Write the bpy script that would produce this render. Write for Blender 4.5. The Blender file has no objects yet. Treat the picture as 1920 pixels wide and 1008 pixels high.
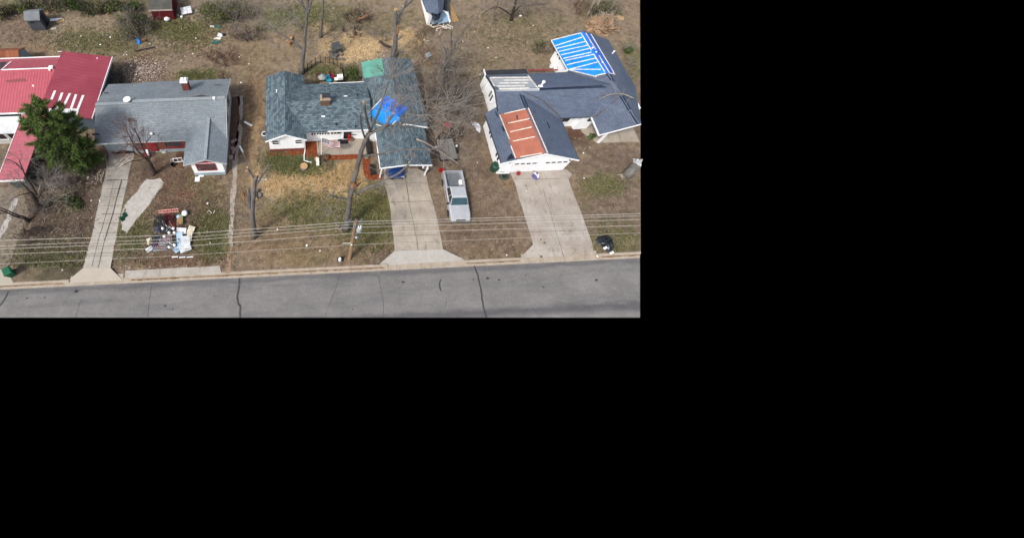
import bpy, bmesh, math, random
import numpy as np
from mathutils import Vector, Matrix
random.seed(7); R=random.Random(11)
SC=bpy.context.scene
rad=math.radians

# ---------------------------------------------------------------- camera, sky, sun, exposure
F_PX,PITCH,HGT,CX,CY=845.0,rad(60),40.0,600.0,297.5      # drone, about 40 m up, looking 60 degrees down
YAW=rad(2.85)
cd=bpy.data.cameras.new('camera'); cam=bpy.data.objects.new('camera',cd); SC.collection.objects.link(cam)
cam.location=(0,0,HGT); cam.rotation_euler=(rad(30),0,-YAW)
cd.sensor_fit='HORIZONTAL'; cd.sensor_width=36; cd.lens=F_PX/1920*36
cd.shift_x=(960-CX)/1920; cd.shift_y=-(504-CY)/1920
cd.clip_end=1500; SC.camera=cam
SUN_EL,SUN_AZ=rad(50),rad(231)
wd=bpy.data.worlds.new('World'); SC.world=wd; wd.use_nodes=True
wn=wd.node_tree; bg=wn.nodes['Background']
sk=wn.nodes.new('ShaderNodeTexSky'); sk.sky_type='NISHITA'; sk.sun_disc=False
sk.sun_elevation=SUN_EL; sk.sun_rotation=SUN_AZ; sk.dust_density=2.5; sk.air_density=0.8
bw=wn.nodes.new('ShaderNodeRGBToBW'); hz=wn.nodes.new('ShaderNodeMix'); hz.data_type='RGBA'; hz.inputs['Factor'].default_value=.55     # thin bright cloud greys the blue
wn.links.new(sk.outputs[0],bw.inputs[0]); wn.links.new(sk.outputs[0],hz.inputs['A']); wn.links.new(bw.outputs[0],hz.inputs['B']); wn.links.new(hz.outputs['Result'],bg.inputs[0])
bg.inputs[1].default_value=0.135
sd=bpy.data.lights.new('sun','SUN'); sd.energy=1.75; sd.angle=rad(8.0); sd.color=(1,.955,.89)
so=bpy.data.objects.new('sun',sd); SC.collection.objects.link(so)
sdir=Vector((math.sin(SUN_AZ)*math.cos(SUN_EL),math.cos(SUN_AZ)*math.cos(SUN_EL),math.sin(SUN_EL)))
so.rotation_euler=sdir.to_track_quat('Z','Y').to_euler(); so.location=(-30,-30,60)
SC.view_settings.view_transform='Standard'; SC.view_settings.look='None'
SC.view_settings.gamma=1; SC.view_settings.use_curve_mapping=False
SC.view_settings.exposure=0.94

# ---------------------------------------------------------------- survey helpers: a pixel of the photograph to a point of the street frame
er=(math.cos(YAW),math.sin(YAW)); ed=(-math.sin(YAW),math.cos(YAW))
def ray(px,py):
    a=(px-CX)/F_PX; b=-(py-CY)/F_PX
    d=(a,math.cos(PITCH)+b*math.sin(PITCH),-math.sin(PITCH)+b*math.cos(PITCH))
    return (d[0]*er[0]+d[1]*er[1], d[0]*ed[0]+d[1]*ed[1], d[2])
def at(px,py,z=0.0):
    d=ray(px,py); t=(z-HGT)/d[2]; return Vector((d[0]*t,d[1]*t,z))
def atv(px,py,v):                                        # on the upright plane y = v
    d=ray(px,py); t=v/d[1]; return Vector((d[0]*t,v,HGT+d[2]*t))
def on(px,py,zf,lift=0.0):                               # on a roof surface z = zf(x,y)
    z=3.0
    for _ in range(25):
        p=at(px,py,z); z=.5*z+.5*(zf(p.x,p.y)+lift)
    return at(px,py,z)
def pix(x,y,z=0.0):                                      # numpy: street frame to pixel
    wx=x*er[0]+y*ed[0]; wy=x*er[1]+y*ed[1]; wz=z-HGT
    fw=wy*math.cos(PITCH)-wz*math.sin(PITCH); up=wy*math.sin(PITCH)+wz*math.cos(PITCH)
    return CX+F_PX*wx/fw, CY-F_PX*up/fw
def C(r,g,b,k=1.0):
    f=lambda c:(c/255/12.92 if c/255<=.04045 else ((c/255+.055)/1.055)**2.4)*k
    v=(f(r),f(g),f(b)); m=max(v); s=.67+.33*min(1,max(0,(m-.60)/.25))          # photographed tone to surface albedo; whites stay white
    return tuple(x*s for x in v)+(1,)

# ---------------------------------------------------------------- materials
def newmat(name,rough=.9,spec=.3,metal=0):
    m=bpy.data.materials.new(name); m.use_nodes=True; nt=m.node_tree; b=nt.nodes['Principled BSDF']
    b.inputs['Roughness'].default_value=rough; b.inputs['Specular IOR Level'].default_value=spec; b.inputs['Metallic'].default_value=metal
    return m,nt,b
def pos(nt,scale=(1,1,1),rot=0):
    g=nt.nodes.new('ShaderNodeNewGeometry'); mp=nt.nodes.new('ShaderNodeMapping')
    mp.inputs['Scale'].default_value=scale; mp.inputs['Rotation'].default_value=(0,0,rot)
    nt.links.new(g.outputs['Position'],mp.inputs['Vector']); return mp.outputs[0]
def noise(nt,vec,scale,detail=6,rough=.6):
    n=nt.nodes.new('ShaderNodeTexNoise'); n.inputs['Scale'].default_value=scale; n.inputs['Detail'].default_value=detail; n.inputs['Roughness'].default_value=rough
    nt.links.new(vec,n.inputs['Vector']); return n.outputs['Fac']
def ramp(nt,fac,lo,hi,a=(0,0,0,1),b=(1,1,1,1)):
    r=nt.nodes.new('ShaderNodeValToRGB'); e=r.color_ramp.elements
    e[0].position=lo; e[1].position=hi; e[0].color=a; e[1].color=b
    nt.links.new(fac,r.inputs[0]); return r.outputs[0]
def mix(nt,fac,a,b,mode='MIX'):
    x=nt.nodes.new('ShaderNodeMix'); x.data_type='RGBA'; x.blend_type=mode
    for s,v in ((x.inputs['Factor'],fac),(x.inputs['A'],a),(x.inputs['B'],b)):
        if hasattr(v,'links'): nt.links.new(v,s)
        else: s.default_value=v
    return x.outputs['Result']
def bump(nt,b,h,st=.3,d=.05):
    n=nt.nodes.new('ShaderNodeBump'); n.inputs['Strength'].default_value=st; n.inputs['Distance'].default_value=d
    nt.links.new(h,n.inputs['Height']); nt.links.new(n.outputs[0],b.inputs['Normal'])
def pm(name,c1,c2,scale=3,fine=25,rough=.9,spec=.25,lo=.35,hi=.65,bst=.25,metal=0,stretch=(1,1,1),speck=.25):
    """two tones mixed by a broad noise, broken up by a fine one"""
    m,nt,b=newmat(name,rough,spec,metal); v=pos(nt,stretch)
    n1=noise(nt,v,scale); n2=noise(nt,v,fine,4,.7)
    c=mix(nt,ramp(nt,n1,lo,hi),c1,c2)
    k=ramp(nt,n2,.25,.75,(1-speck,1-speck,1-speck,1),(1+speck,1+speck,1+speck,1))
    c=mix(nt,1.0,c,k,'MULTIPLY'); nt.links.new(c,b.inputs['Base Color'])
    if bst: bump(nt,b,n2,bst,.03)
    return m
def shingle(name,c1,c2,dark,axis=0,rough=.75,spec=.3,w=.33,h=.16,stain=.35,wear=None,vary=.55):
    m,nt,b=newmat(name,rough,spec); v=pos(nt,(1,1,1),rad(90) if axis else 0)
    br=nt.nodes.new('ShaderNodeTexBrick'); br.offset=.5; br.inputs['Scale'].default_value=1
    br.inputs['Brick Width'].default_value=w; br.inputs['Row Height'].default_value=h
    br.inputs['Mortar Size'].default_value=.012; br.inputs['Mortar Smooth'].default_value=.3; br.inputs['Bias'].default_value=0
    br.inputs['Color1'].default_value=c1; br.inputs['Color2'].default_value=c2; br.inputs['Mortar'].default_value=dark
    nt.links.new(v,br.inputs['Vector'])
    n1=noise(nt,v,.45,5); n2=noise(nt,v,9,4,.75); n3=noise(nt,pos(nt,(.6,3,1),rad(90) if axis else 0),2.2,4,.7)
    c=mix(nt,1.0,br.outputs['Color'],ramp(nt,n1,.3,.7,(1-stain,1-stain,1-stain*.9,1),(1+stain*.5,1+stain*.5,1+stain*.45,1)),'MULTIPLY')
    c=mix(nt,1.0,c,ramp(nt,n2,.3,.7,(1-vary,1-vary,1-vary,1),(1+vary,1+vary,1+vary,1)),'MULTIPLY')
    c=mix(nt,1.0,c,ramp(nt,n3,.3,.7,(.86,.86,.87,1),(1.12,1.12,1.1,1)),'MULTIPLY')
    if wear: c=mix(nt,ramp(nt,noise(nt,v,1.3,6,.7),.56,.72),c,wear)
    nt.links.new(c,b.inputs['Base Color']); bump(nt,b,br.outputs['Fac'],.35,-.03); return m
def siding(name,c1,c2,period=.2,rough=.6):
    m,nt,b=newmat(name,rough,.3); g=nt.nodes.new('ShaderNodeNewGeometry')
    w=nt.nodes.new('ShaderNodeTexWave'); w.wave_type='BANDS'; w.bands_direction='Z'; w.wave_profile='SAW'
    w.inputs['Scale'].default_value=math.pi*2/(period*20); nt.links.new(g.outputs['Position'],w.inputs['Vector'])
    n=noise(nt,pos(nt),1.6,6,.7); n2=noise(nt,pos(nt,(1,1,.15)),6,4)
    c=mix(nt,ramp(nt,n,.35,.75),c1,c2); c=mix(nt,1.0,c,ramp(nt,n2,.3,.7,(.92,.92,.91,1),(1.03,1.03,1.03,1)),'MULTIPLY')
    nt.links.new(c,b.inputs['Base Color']); bump(nt,b,w.outputs['Fac'],.2,.02); return m
def ribbed(name,c1,c2,axis,period,rough=.42,dirt=None,hi=.5):
    m,nt,b=newmat(name,rough,.5); v=pos(nt)
    w=nt.nodes.new('ShaderNodeTexWave'); w.wave_type='BANDS'; w.bands_direction=axis; w.wave_profile='SIN'
    w.inputs['Scale'].default_value=math.pi*2/(period*20); w.inputs['Distortion'].default_value=0
    nt.links.new(v,w.inputs['Vector'])
    n=noise(nt,v,.5,6,.65); n2=noise(nt,v,4,6,.7)
    c=mix(nt,ramp(nt,n,.3,.7),c1,c2)
    c=mix(nt,1.0,c,ramp(nt,n2,.3,.7,(.84,.84,.84,1),(1.14,1.14,1.14,1)),'MULTIPLY')
    c=mix(nt,ramp(nt,w.outputs['Fac'],.86,.97,(0,0,0,1),(hi,hi,hi,1)),c,tuple(min(1,x*1.5+.04) for x in c1[:3])+(1,))  # rib crests coloured lighter, a highlight painted into the metal
    if dirt: c=mix(nt,ramp(nt,noise(nt,v,.9,8,.75),.6,.74),c,dirt)
    nt.links.new(c,b.inputs['Base Color']); bump(nt,b,w.outputs['Fac'],hi,.04); return m
def bricks(name,c1,c2,mortar):
    m,nt,b=newmat(name,.9,.2); g=nt.nodes.new('ShaderNodeNewGeometry')
    sp=nt.nodes.new('ShaderNodeSeparateXYZ'); nt.links.new(g.outputs['Position'],sp.inputs[0])
    ad=nt.nodes.new('ShaderNodeMath'); nt.links.new(sp.outputs[0],ad.inputs[0]); nt.links.new(sp.outputs[1],ad.inputs[1])
    cb=nt.nodes.new('ShaderNodeCombineXYZ'); nt.links.new(ad.outputs[0],cb.inputs[0]); nt.links.new(sp.outputs[2],cb.inputs[1])
    br=nt.nodes.new('ShaderNodeTexBrick'); br.inputs['Scale'].default_value=1; br.inputs['Brick Width'].default_value=.24; br.inputs['Row Height'].default_value=.09
    br.inputs['Mortar Size'].default_value=.008; br.inputs['Color1'].default_value=c1; br.inputs['Color2'].default_value=c2; br.inputs['Mortar'].default_value=mortar
    nt.links.new(cb.outputs[0],br.inputs['Vector'])
    c=mix(nt,1.0,br.outputs['Color'],ramp(nt,noise(nt,pos(nt),2,5),.3,.7,(.75,.75,.75,1),(1.15,1.15,1.15,1)),'MULTIPLY')
    nt.links.new(c,b.inputs['Base Color']); return m
def attrmat(name,rough=.95,spec=.15,k=.25,sc=14):
    m,nt,b=newmat(name,rough,spec); a=nt.nodes.new('ShaderNodeAttribute'); a.attribute_name='tint'
    n=noise(nt,pos(nt),sc,4,.7)
    c=mix(nt,1.0,a.outputs['Color'],ramp(nt,n,.3,.7,(1-k,1-k,1-k,1),(1+k,1+k,1+k,1)),'MULTIPLY')
    nt.links.new(c,b.inputs['Base Color']); return m

# ---------------------------------------------------------------- mesh builder
class MB:
    def __init__(s): s.v=[]; s.f=[]; s.t=[]
    def face(s,pts,tint=None):
        i=len(s.v); s.v+= [tuple(p) for p in pts]; s.f.append(tuple(range(i,i+len(pts)))); s.t.append(tint); return s
    def mesh(s,pts,faces,tint=None):
        i=len(s.v); s.v+=[tuple(p) for p in pts]
        for f in faces: s.f.append(tuple(i+k for k in f)); s.t.append(tint)
        return s
    def box(s,x0,x1,y0,y1,z0,z1,tint=None):
        P=[(x0,y0,z0),(x1,y0,z0),(x1,y1,z0),(x0,y1,z0),(x0,y0,z1),(x1,y0,z1),(x1,y1,z1),(x0,y1,z1)]
        return s.mesh(P,[(0,3,2,1),(4,5,6,7),(0,1,5,4),(1,2,6,5),(2,3,7,6),(3,0,4,7)],tint)
    def obox(s,c,sz,rz=0,tilt=(0,0),tint=None):
        M=Matrix.Translation(Vector(c))@Matrix.Rotation(rz,4,'Z')@Matrix.Rotation(tilt[0],4,'X')@Matrix.Rotation(tilt[1],4,'Y')
        a,b,h=sz[0]/2,sz[1]/2,sz[2]/2
        P=[M@Vector(p) for p in ((-a,-b,-h),(a,-b,-h),(a,b,-h),(-a,b,-h),(-a,-b,h),(a,-b,h),(a,b,h),(-a,b,h))]
        return s.mesh(P,[(0,3,2,1),(4,5,6,7),(0,1,5,4),(1,2,6,5),(2,3,7,6),(3,0,4,7)],tint)
    def slab(s,pts,t=.14,tint=None):
        n=len(pts); P=[Vector(p) for p in pts]; Q=[p-Vector((0,0,t)) for p in P]
        nrm=sum(((P[i]-P[0]).cross(P[(i+1)%n]-P[0]) for i in range(1,n-1)),Vector())
        if nrm.z<0: P.reverse(); Q.reverse()
        return s.mesh(P+Q,[tuple(range(n)),tuple(range(2*n-1,n-1,-1))]+[(i,n+i,n+(i+1)%n,(i+1)%n) for i in range(n)],tint)
    def prism(s,pts,d):
        """polygon pushed along vector d"""
        n=len(pts); P=[Vector(p) for p in pts]; Q=[p+Vector(d) for p in P]
        return s.mesh(P+Q,[tuple(range(n)),tuple(range(2*n-1,n-1,-1))]+[(i,n+i,n+(i+1)%n,(i+1)%n) for i in range(n)])
    def tube(s,path,r,n=6,cap=True,tint=None):
        P=[Vector(p) for p in path]
        if not hasattr(r,'__len__'): r=[r]*len(P)
        rings=[]; up=Vector((.31,.17,.93))
        for i,p in enumerate(P):
            d=(P[min(i+1,len(P)-1)]-P[max(i-1,0)])
            if d.length<1e-6: d=Vector((0,0,1))
            d.normalize(); a=d.cross(up)
            if a.length<.05: a=d.cross(Vector((1,0,0)))
            a.normalize(); b=d.cross(a); base=len(s.v)
            for k in range(n):
                t=2*math.pi*k/n; s.v.append(tuple(p+(a*math.cos(t)+b*math.sin(t))*r[i]))
            rings.append(base)
        for i in range(len(rings)-1):
            for k in range(n):
                s.f.append((rings[i]+k,rings[i]+(k+1)%n,rings[i+1]+(k+1)%n,rings[i+1]+k)); s.t.append(tint)
        if cap and n>3:
            s.f.append(tuple(rings[0]+k for k in range(n-1,-1,-1))); s.t.append(tint)
            s.f.append(tuple(rings[-1]+k for k in range(n))); s.t.append(tint)
        return s
    def lathe(s,c,prof,n=16,M=None):
        """prof: (radius, height) pairs round the z axis at c"""
        base=len(s.v); c=Vector(c)
        for (r,h) in prof:
            for k in range(n):
                t=2*math.pi*k/n; p=Vector((r*math.cos(t),r*math.sin(t),h))
                s.v.append(tuple(c+(M@p if M else p)))
        m=len(prof)
        for i in range(m-1):
            for k in range(n):
                s.f.append((base+i*n+k,base+i*n+(k+1)%n,base+(i+1)*n+(k+1)%n,base+(i+1)*n+k)); s.t.append(None)
        s.f.append(tuple(base+k for k in range(n-1,-1,-1))); s.t.append(None)
        s.f.append(tuple(base+(m-1)*n+k for k in range(n))); s.t.append(None)
        return s
    def blob(s,c,rx,ry,rz,seg=10,rings=6,jit=.12,half=False,rnd=R):
        base=len(s.v); c=Vector(c)
        lo=0 if half else -math.pi/2
        for i in range(rings+1):
            a=lo+(math.pi/2-lo)*i/rings
            for k in range(seg):
                t=2*math.pi*k/seg; q=1+rnd.uniform(-jit,jit)
                s.v.append((c.x+rx*math.cos(a)*math.cos(t)*q,c.y+ry*math.cos(a)*math.sin(t)*q,c.z+rz*math.sin(a)*q))
        for i in range(rings):
            for k in range(seg):
                s.f.append((base+i*seg+k,base+i*seg+(k+1)%seg,base+(i+1)*seg+(k+1)%seg,base+(i+1)*seg+k)); s.t.append(None)
        return s
    def build(s,name,mat,parent=None,org=None,smooth=False,local=False):
        me=bpy.data.meshes.new(name); o=bpy.data.objects.new(name,me); SC.collection.objects.link(o)
        if parent is not None:
            off=Vector((0,0,0)) if local else wloc(parent)
        elif org is not None: off=Vector(org)
        else:
            a=np.array(s.v); off=Vector(((a[:,0].min()+a[:,0].max())/2,(a[:,1].min()+a[:,1].max())/2,a[:,2].min()))
        vs=[(p[0]-off.x,p[1]-off.y,p[2]-off.z) for p in s.v]
        me.from_pydata(vs,[],s.f)
        if any(t is not None for t in s.t):
            at_=me.color_attributes.new('tint','FLOAT_COLOR','CORNER'); arr=[]
            for f,t in zip(s.f,s.t): arr+= list(t or (.5,.5,.5,1))*len(f)
            at_.data.foreach_set('color',arr)
        if smooth: me.polygons.foreach_set('use_smooth',[True]*len(me.polygons))
        me.materials.append(mat); me.update()
        if parent is not None: o.parent=parent
        else: o.location=off
        return o
def wloc(o):
    p=Vector((0,0,0))
    while o is not None: p=p+o.location; o=o.parent
    return p
def tag(o,label,cat,group=None):
    o['label']=label; o['category']=cat
    if group: o['group']=group
    return o
def thing(name,label,cat,loc,rz=0,group=None):
    o=bpy.data.objects.new(name,None); SC.collection.objects.link(o); o.location=loc; o.rotation_euler=(0,0,rz)
    o.empty_display_size=.3
    return tag(o,label,cat,group)
def kind(o,k): o['kind']=k; return o
def copy_tree(o,parent=None):
    c=o.copy(); SC.collection.objects.link(c); c.parent=parent
    for ch in o.children: copy_tree(ch,c)
    return c
def drape(q,zf,lift=.03,n=8,m=8,t=.02,wob=0.0):
    """sheet over a roof: q = four pixel corners in order; follows z = zf"""
    mb=MB(); idx=[]
    for j in range(m+1):
        for i in range(n+1):
            a,b=i/n,j/m
            px=(q[0][0]*(1-a)+q[1][0]*a)*(1-b)+(q[3][0]*(1-a)+q[2][0]*a)*b
            py=(q[0][1]*(1-a)+q[1][1]*a)*(1-b)+(q[3][1]*(1-a)+q[2][1]*a)*b
            w=R.uniform(0,wob); mb.v.append(tuple(on(px,py,zf,lift+w)))
    N=n+1; T=len(mb.v); mb.v+=[(x,y,z-t) for x,y,z in mb.v]
    for j in range(m):
        for i in range(n):
            a=j*N+i; mb.f.append((a,a+1,a+N+1,a+N)); mb.f.append((T+a,T+a+N,T+a+N+1,T+a+1)); mb.t+=[None,None]
    ring=[i for i in range(N)]+[j*N+n for j in range(1,m+1)]+[m*N+i for i in range(n-1,-1,-1)]+[j*N for j in range(m-1,0,-1)]
    for k in range(len(ring)):
        a,b=ring[k],ring[(k+1)%len(ring)]; mb.f.append((a,T+a,T+b,b)); mb.t.append(None)
    return mb
def strip(a,b,zf,w=.09,lift=.06,n=6):
    """batten laid on a roof from pixel a to pixel b"""
    mb=MB(); P=[on(a[0]+(b[0]-a[0])*i/n,a[1]+(b[1]-a[1])*i/n,zf,lift) for i in range(n+1)]
    d=(P[-1]-P[0]); s=Vector((-d.y,d.x,0)).normalized()*w/2
    L=[p+s for p in P]; Q=[p-s for p in P]; dn=Vector((0,0,-.05))
    pts=L+Q+[p+dn for p in L]+[p+dn for p in Q]; N=n+1; fs=[]
    for i in range(n):
        fs+=[(i,N+i,N+i+1,i+1),(i,i+1,2*N+i+1,2*N+i),(N+i+1,N+i,3*N+i,3*N+i+1)]
    fs+=[(0,2*N,3*N,N),(n,N+n,3*N+n,2*N+n)]
    return mb.mesh(pts,fs)

# ================================================================ THE SETTING
def hash2(ix,iy,s):
    h=(ix*374761393+iy*668265263+s*1442695041)&0xffffffff
    h=((h^(h>>13))*1274126177)&0xffffffff
    return ((h^(h>>16))&0xffff)/65535.0
def vnoise(x,y,s):
    ix=np.floor(x).astype(np.int64); iy=np.floor(y).astype(np.int64); fx=x-ix; fy=y-iy
    fx=fx*fx*(3-2*fx); fy=fy*fy*(3-2*fy)
    a=hash2(ix,iy,s); b=hash2(ix+1,iy,s); c=hash2(ix,iy+1,s); d=hash2(ix+1,iy+1,s)
    return (a*(1-fx)+b*fx)*(1-fy)+(c*(1-fx)+d*fx)*fy
def fbm(x,y,s,o=4):
    t=np.zeros_like(x); a=.5; n=0
    for k in range(o): t+=a*vnoise(x*2**k,y*2**k,s+k*17); n+=a; a*=.55
    return t/n
lin=lambda c:np.array(C(*c)[:3])
BROWN,DBROWN,GREEN,OLIVE,TAN,SAW,GREY=(137,120,104),(93,80,73),(104,112,66),(118,112,76),(158,136,108),(208,180,138),(140,130,118)
# bare soil, dead turf, green turf and sawdust as they lie: (px, py, rx, ry, colour, strength)
ZONES=[
 (600,60,700,90,(152,136,117),.9),(150,75,120,50,(152,138,116),.8),(170,85,75,26,(118,112,80),.75),(60,95,70,16,(150,126,104),.8),(40,60,55,25,(120,102,90),.7),(230,75,30,40,(112,104,76),.7),(130,8,190,16,(92,94,60),.85),(60,10,60,16,(128,126,102),.6),
 (345,60,60,28,(112,115,70),.85),(380,62,24,22,(98,112,58),.7),(320,100,40,16,(140,126,104),.8),(410,95,70,32,(142,124,104),.7),(440,70,60,25,(150,132,110),.7),(370,143,40,11,(92,108,52),.85),(262,138,48,24,(120,104,90),.8),(470,120,40,40,(146,124,98),.6),
 (530,40,40,22,(104,112,64),.7),(560,20,60,18,(100,114,62),.6),(520,90,60,30,(150,130,106),.6),(620,30,60,20,(110,108,76),.7),(650,95,48,22,SAW,.95),(690,75,45,18,SAW,.95),(768,72,26,16,SAW,.9),(612,60,10,6,SAW,.8),(590,50,30,10,TAN,.6),(730,45,45,20,(112,106,78),.6),
 (605,132,34,16,(120,116,78),.8),(660,140,12,16,(88,100,50),.85),(640,150,40,9,(150,134,116),.7),(770,95,30,14,(120,108,84),.7),
 (850,80,60,60,(148,130,112),.7),(795,70,10,55,(98,80,66),.6),(850,190,55,60,(104,92,82),.7),(815,110,25,20,(112,90,76),.7),(960,60,90,45,(152,134,114),.8),(990,35,60,20,(130,120,92),.5),(900,110,60,22,(146,130,108),.6),(1000,100,60,25,(148,130,110),.7),(1020,50,60,26,(142,128,104),.5),
 (1170,40,40,50,(146,128,110),.7),(1185,110,20,40,(96,104,60),.6),(1130,25,40,20,(116,110,76),.6),
 (468,290,22,200,(137,116,92),.85),(478,270,9,90,(176,148,112),.8),(455,240,10,60,(112,92,78),.6),(490,190,8,60,(150,124,96),.6),(470,160,40,26,(136,112,90),.6),
 (350,400,95,95,(112,98,84),.85),(330,345,60,28,(118,94,82),.8),(370,360,60,30,(112,106,72),.6),(395,440,34,50,(94,104,60),.75),(345,370,25,14,(132,82,72),.6),(250,440,40,40,(112,112,80),.7),(330,490,90,14,(108,92,80),.7),(265,320,30,16,(104,92,80),.7),(290,310,40,16,(104,84,74),.6),
 (110,400,90,110,DBROWN,.9),(110,500,75,40,(88,86,68),.8),(130,375,26,22,(92,98,58),.6),(60,470,50,30,(86,84,72),.7),(180,460,30,70,(110,94,80),.7),(160,340,34,22,(92,74,70),.7),
 (600,400,125,95,(134,120,90),.9),(560,310,48,16,(88,102,56),.9),(520,300,20,14,(92,100,58),.8),(580,350,95,24,SAW,.85),(525,345,30,18,(178,150,112),.7),(640,325,50,20,(190,160,114),.85),(600,385,90,26,(126,120,80),.8),(560,395,40,26,(114,112,72),.7),(690,385,44,40,(122,114,68),.9),(690,440,50,36,(108,106,62),.8),(620,420,60,25,(120,114,80),.7),(560,465,140,28,(142,120,98),.85),(690,470,50,22,(122,104,86),.7),(520,440,50,40,(130,112,88),.7),(590,480,60,12,(128,112,80),.5),(720,480,20,14,(116,98,80),.6),
 (905,410,75,105,(132,114,98),.95),(900,430,60,50,(124,106,90),.7),(930,480,60,10,(120,108,80),.6),(880,330,40,30,(126,108,92),.7),(960,330,24,18,(142,116,90),.6),(880,250,40,40,(122,108,94),.7),(925,300,12,40,(140,116,92),.6),
 (1140,400,90,100,(128,112,98),.9),(1125,350,36,18,(110,106,72),.7),(1095,360,26,20,(142,120,100),.6),(1160,450,60,30,(118,108,82),.7),(1150,300,60,30,(122,106,96),.7),(1090,265,22,16,(104,88,76),.7),(1075,250,16,8,(92,68,54),.8),(1140,480,60,5,(110,110,70),.6)]
def ground_h(x,y): return np.where(y<11.7,-.34,0.0)
us=np.concatenate([np.arange(-80,-43,3.0),np.arange(-43,46.3,.2),np.arange(48,60,3.)])
vs=np.concatenate([[11.35,11.55],np.arange(11.72,50.5,.2),np.arange(52,95,4.)])
X,Y=np.meshgrid(us,vs); Z=ground_h(X,Y)
Z=Z+np.where(Y>12.0,(fbm(X*.35,Y*.35,5)-.5)*.10*np.clip((Y-32)/4,0,1),0)
APR=[((-21.7,-15.9)),((5.6,13.9)),((18.6,26.2))]
for a,b in APR: Z=np.where((X>a)&(X<b)&(Y<13.4),-.17,Z)
PX,PY=pix(X,Y,0)
wx=PX+(fbm(X*.5,Y*.5,31)-.5)*60+(fbm(X*2,Y*2,41)-.5)*26; wy=PY+(fbm(X*.5,Y*.5,61)-.5)*44+(fbm(X*2,Y*2,71)-.5)*20
col=np.empty(X.shape+(3,)); col[:]=lin(BROWN)
for (cx,cy,rx,ry,c,s) in ZONES:
    d=((wx-cx)/rx)**2+((wy-cy)/ry)**2
    w=np.clip(1.35-d,0,1)**.8*s
    col=col*(1-w[...,None])+lin(c)*w[...,None]
RUTS=[((300,128),(345,118),(400,130),(470,150),2.2),((310,120),(360,112),(420,124),(478,140),2.0),((860,130),(900,118),(960,112),(1030,100),2.0),((868,140),(905,128),(965,122),(1030,112),2.0),((465,150),(470,200),(468,260),(480,300),4.0),((484,150),(486,200),(484,260),(500,310),3.0),((20,80),(70,62),(140,66),(230,84),2.0),((660,130),(640,118),(600,90),(560,60),2.0)]
for *P_,wd_ in RUTS:
    for t in np.linspace(0,1,60):
        k=min(int(t*3),2); f_=t*3-k; cx=P_[k][0]*(1-f_)+P_[k+1][0]*f_; cy=P_[k][1]*(1-f_)+P_[k+1][1]*f_
        sx=slice(max(0,0),None); m_=(np.abs(PX-cx)<8)&(np.abs(PY-cy)<6)
        d=((PX[m_]-cx)/(wd_*1.6))**2+((PY[m_]-cy)/wd_)**2; w=np.clip(1-d,0,1)*.16; col[m_]=col[m_]*(1-w[:,None])+lin((116,94,76))*w[:,None]
# patchy turf: olive and green blades come through the dead grass, straw where it is thin
g1=fbm(X*.9,Y*.9,101,5); g2=fbm(X*2.6,Y*2.6,131,4); g3=fbm(X*.25,Y*.25,151,4)
w=np.clip((g1-.52)*5,0,1)*.40*np.clip((g3-.38)*5,0,1); col=col*(1-w[...,None])+lin((104,102,72))*w[...,None]
w=np.clip((g2-.56)*6,0,1)*.35; col=col*(1-w[...,None])+lin((168,150,122))*w[...,None]
w=np.clip((.44-g2)*6,0,1)*.42; col=col*(1-w[...,None])+lin((84,72,62))*w[...,None]
col*=(.86+.28*fbm(X*4.1,Y*4.1,171,3))[...,None]
nr,nc=X.shape
verts=np.stack([X,Y,Z],-1).reshape(-1,3)
idx=np.arange(nr*nc).reshape(nr,nc)
quads=np.stack([idx[:-1,:-1],idx[:-1,1:],idx[1:,1:],idx[1:,:-1]],-1).reshape(-1,4)
E1,E2,E3=at(0,595,-.12),at(1200,595,-.12),at(1200,0)               # the surveyed plot ends here: road side and east side
def clip_plot(me,bottom=True,right=True):
    bm=bmesh.new(); bm.from_mesh(me)
    for a,b,do in ((E1,E2,bottom),(E2,E3,right)):
        if not do: continue
        d=(b-a); n=Vector((d.y,-d.x,0)).normalized()
        bmesh.ops.bisect_plane(bm,geom=bm.verts[:]+bm.edges[:]+bm.faces[:],plane_co=a,plane_no=n,clear_outer=True)
    bm.to_mesh(me); bm.free(); me.update()
gm=bpy.data.meshes.new('ground'); gm.from_pydata(verts.tolist(),[],quads.tolist())
ca=gm.color_attributes.new('tint','FLOAT_COLOR','POINT'); ca.data.foreach_set('color',np.concatenate([col.reshape(-1,3),np.ones((nr*nc,1))],1).ravel())
gm.polygons.foreach_set('use_smooth',[True]*len(gm.polygons))
clip_plot(gm)
M={}
def ground_mat():
    m,nt,b=newmat('soil and dead turf',.97,.1); a=nt.nodes.new('ShaderNodeAttribute'); a.attribute_name='tint'; v=pos(nt)
    n1=noise(nt,v,2.2,8,.72); n2=noise(nt,v,9,6,.78); n3=noise(nt,pos(nt,(1,1,1)),26,3,.8)
    c=mix(nt,1.0,a.outputs['Color'],ramp(nt,n1,.3,.7,(.68,.67,.66,1),(1.30,1.30,1.28,1)),'MULTIPLY')
    c=mix(nt,1.0,c,ramp(nt,n2,.3,.7,(.50,.50,.50,1),(1.48,1.47,1.45,1)),'MULTIPLY')
    c=mix(nt,ramp(nt,n3,.62,.72,(0,0,0,1),(.45,.45,.45,1)),c,C(196,180,150))
    c=mix(nt,ramp(nt,n3,.30,.40,(.45,.45,.45,1),(0,0,0,1)),c,C(66,58,50))
    nt.links.new(c,b.inputs['Base Color']); bump(nt,b,n2,.55,.08); return m
M['ground']=ground_mat(); gm.materials.append(M['ground'])
go=bpy.data.objects.new('ground',gm); SC.collection.objects.link(go); kind(go,'structure')

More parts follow.
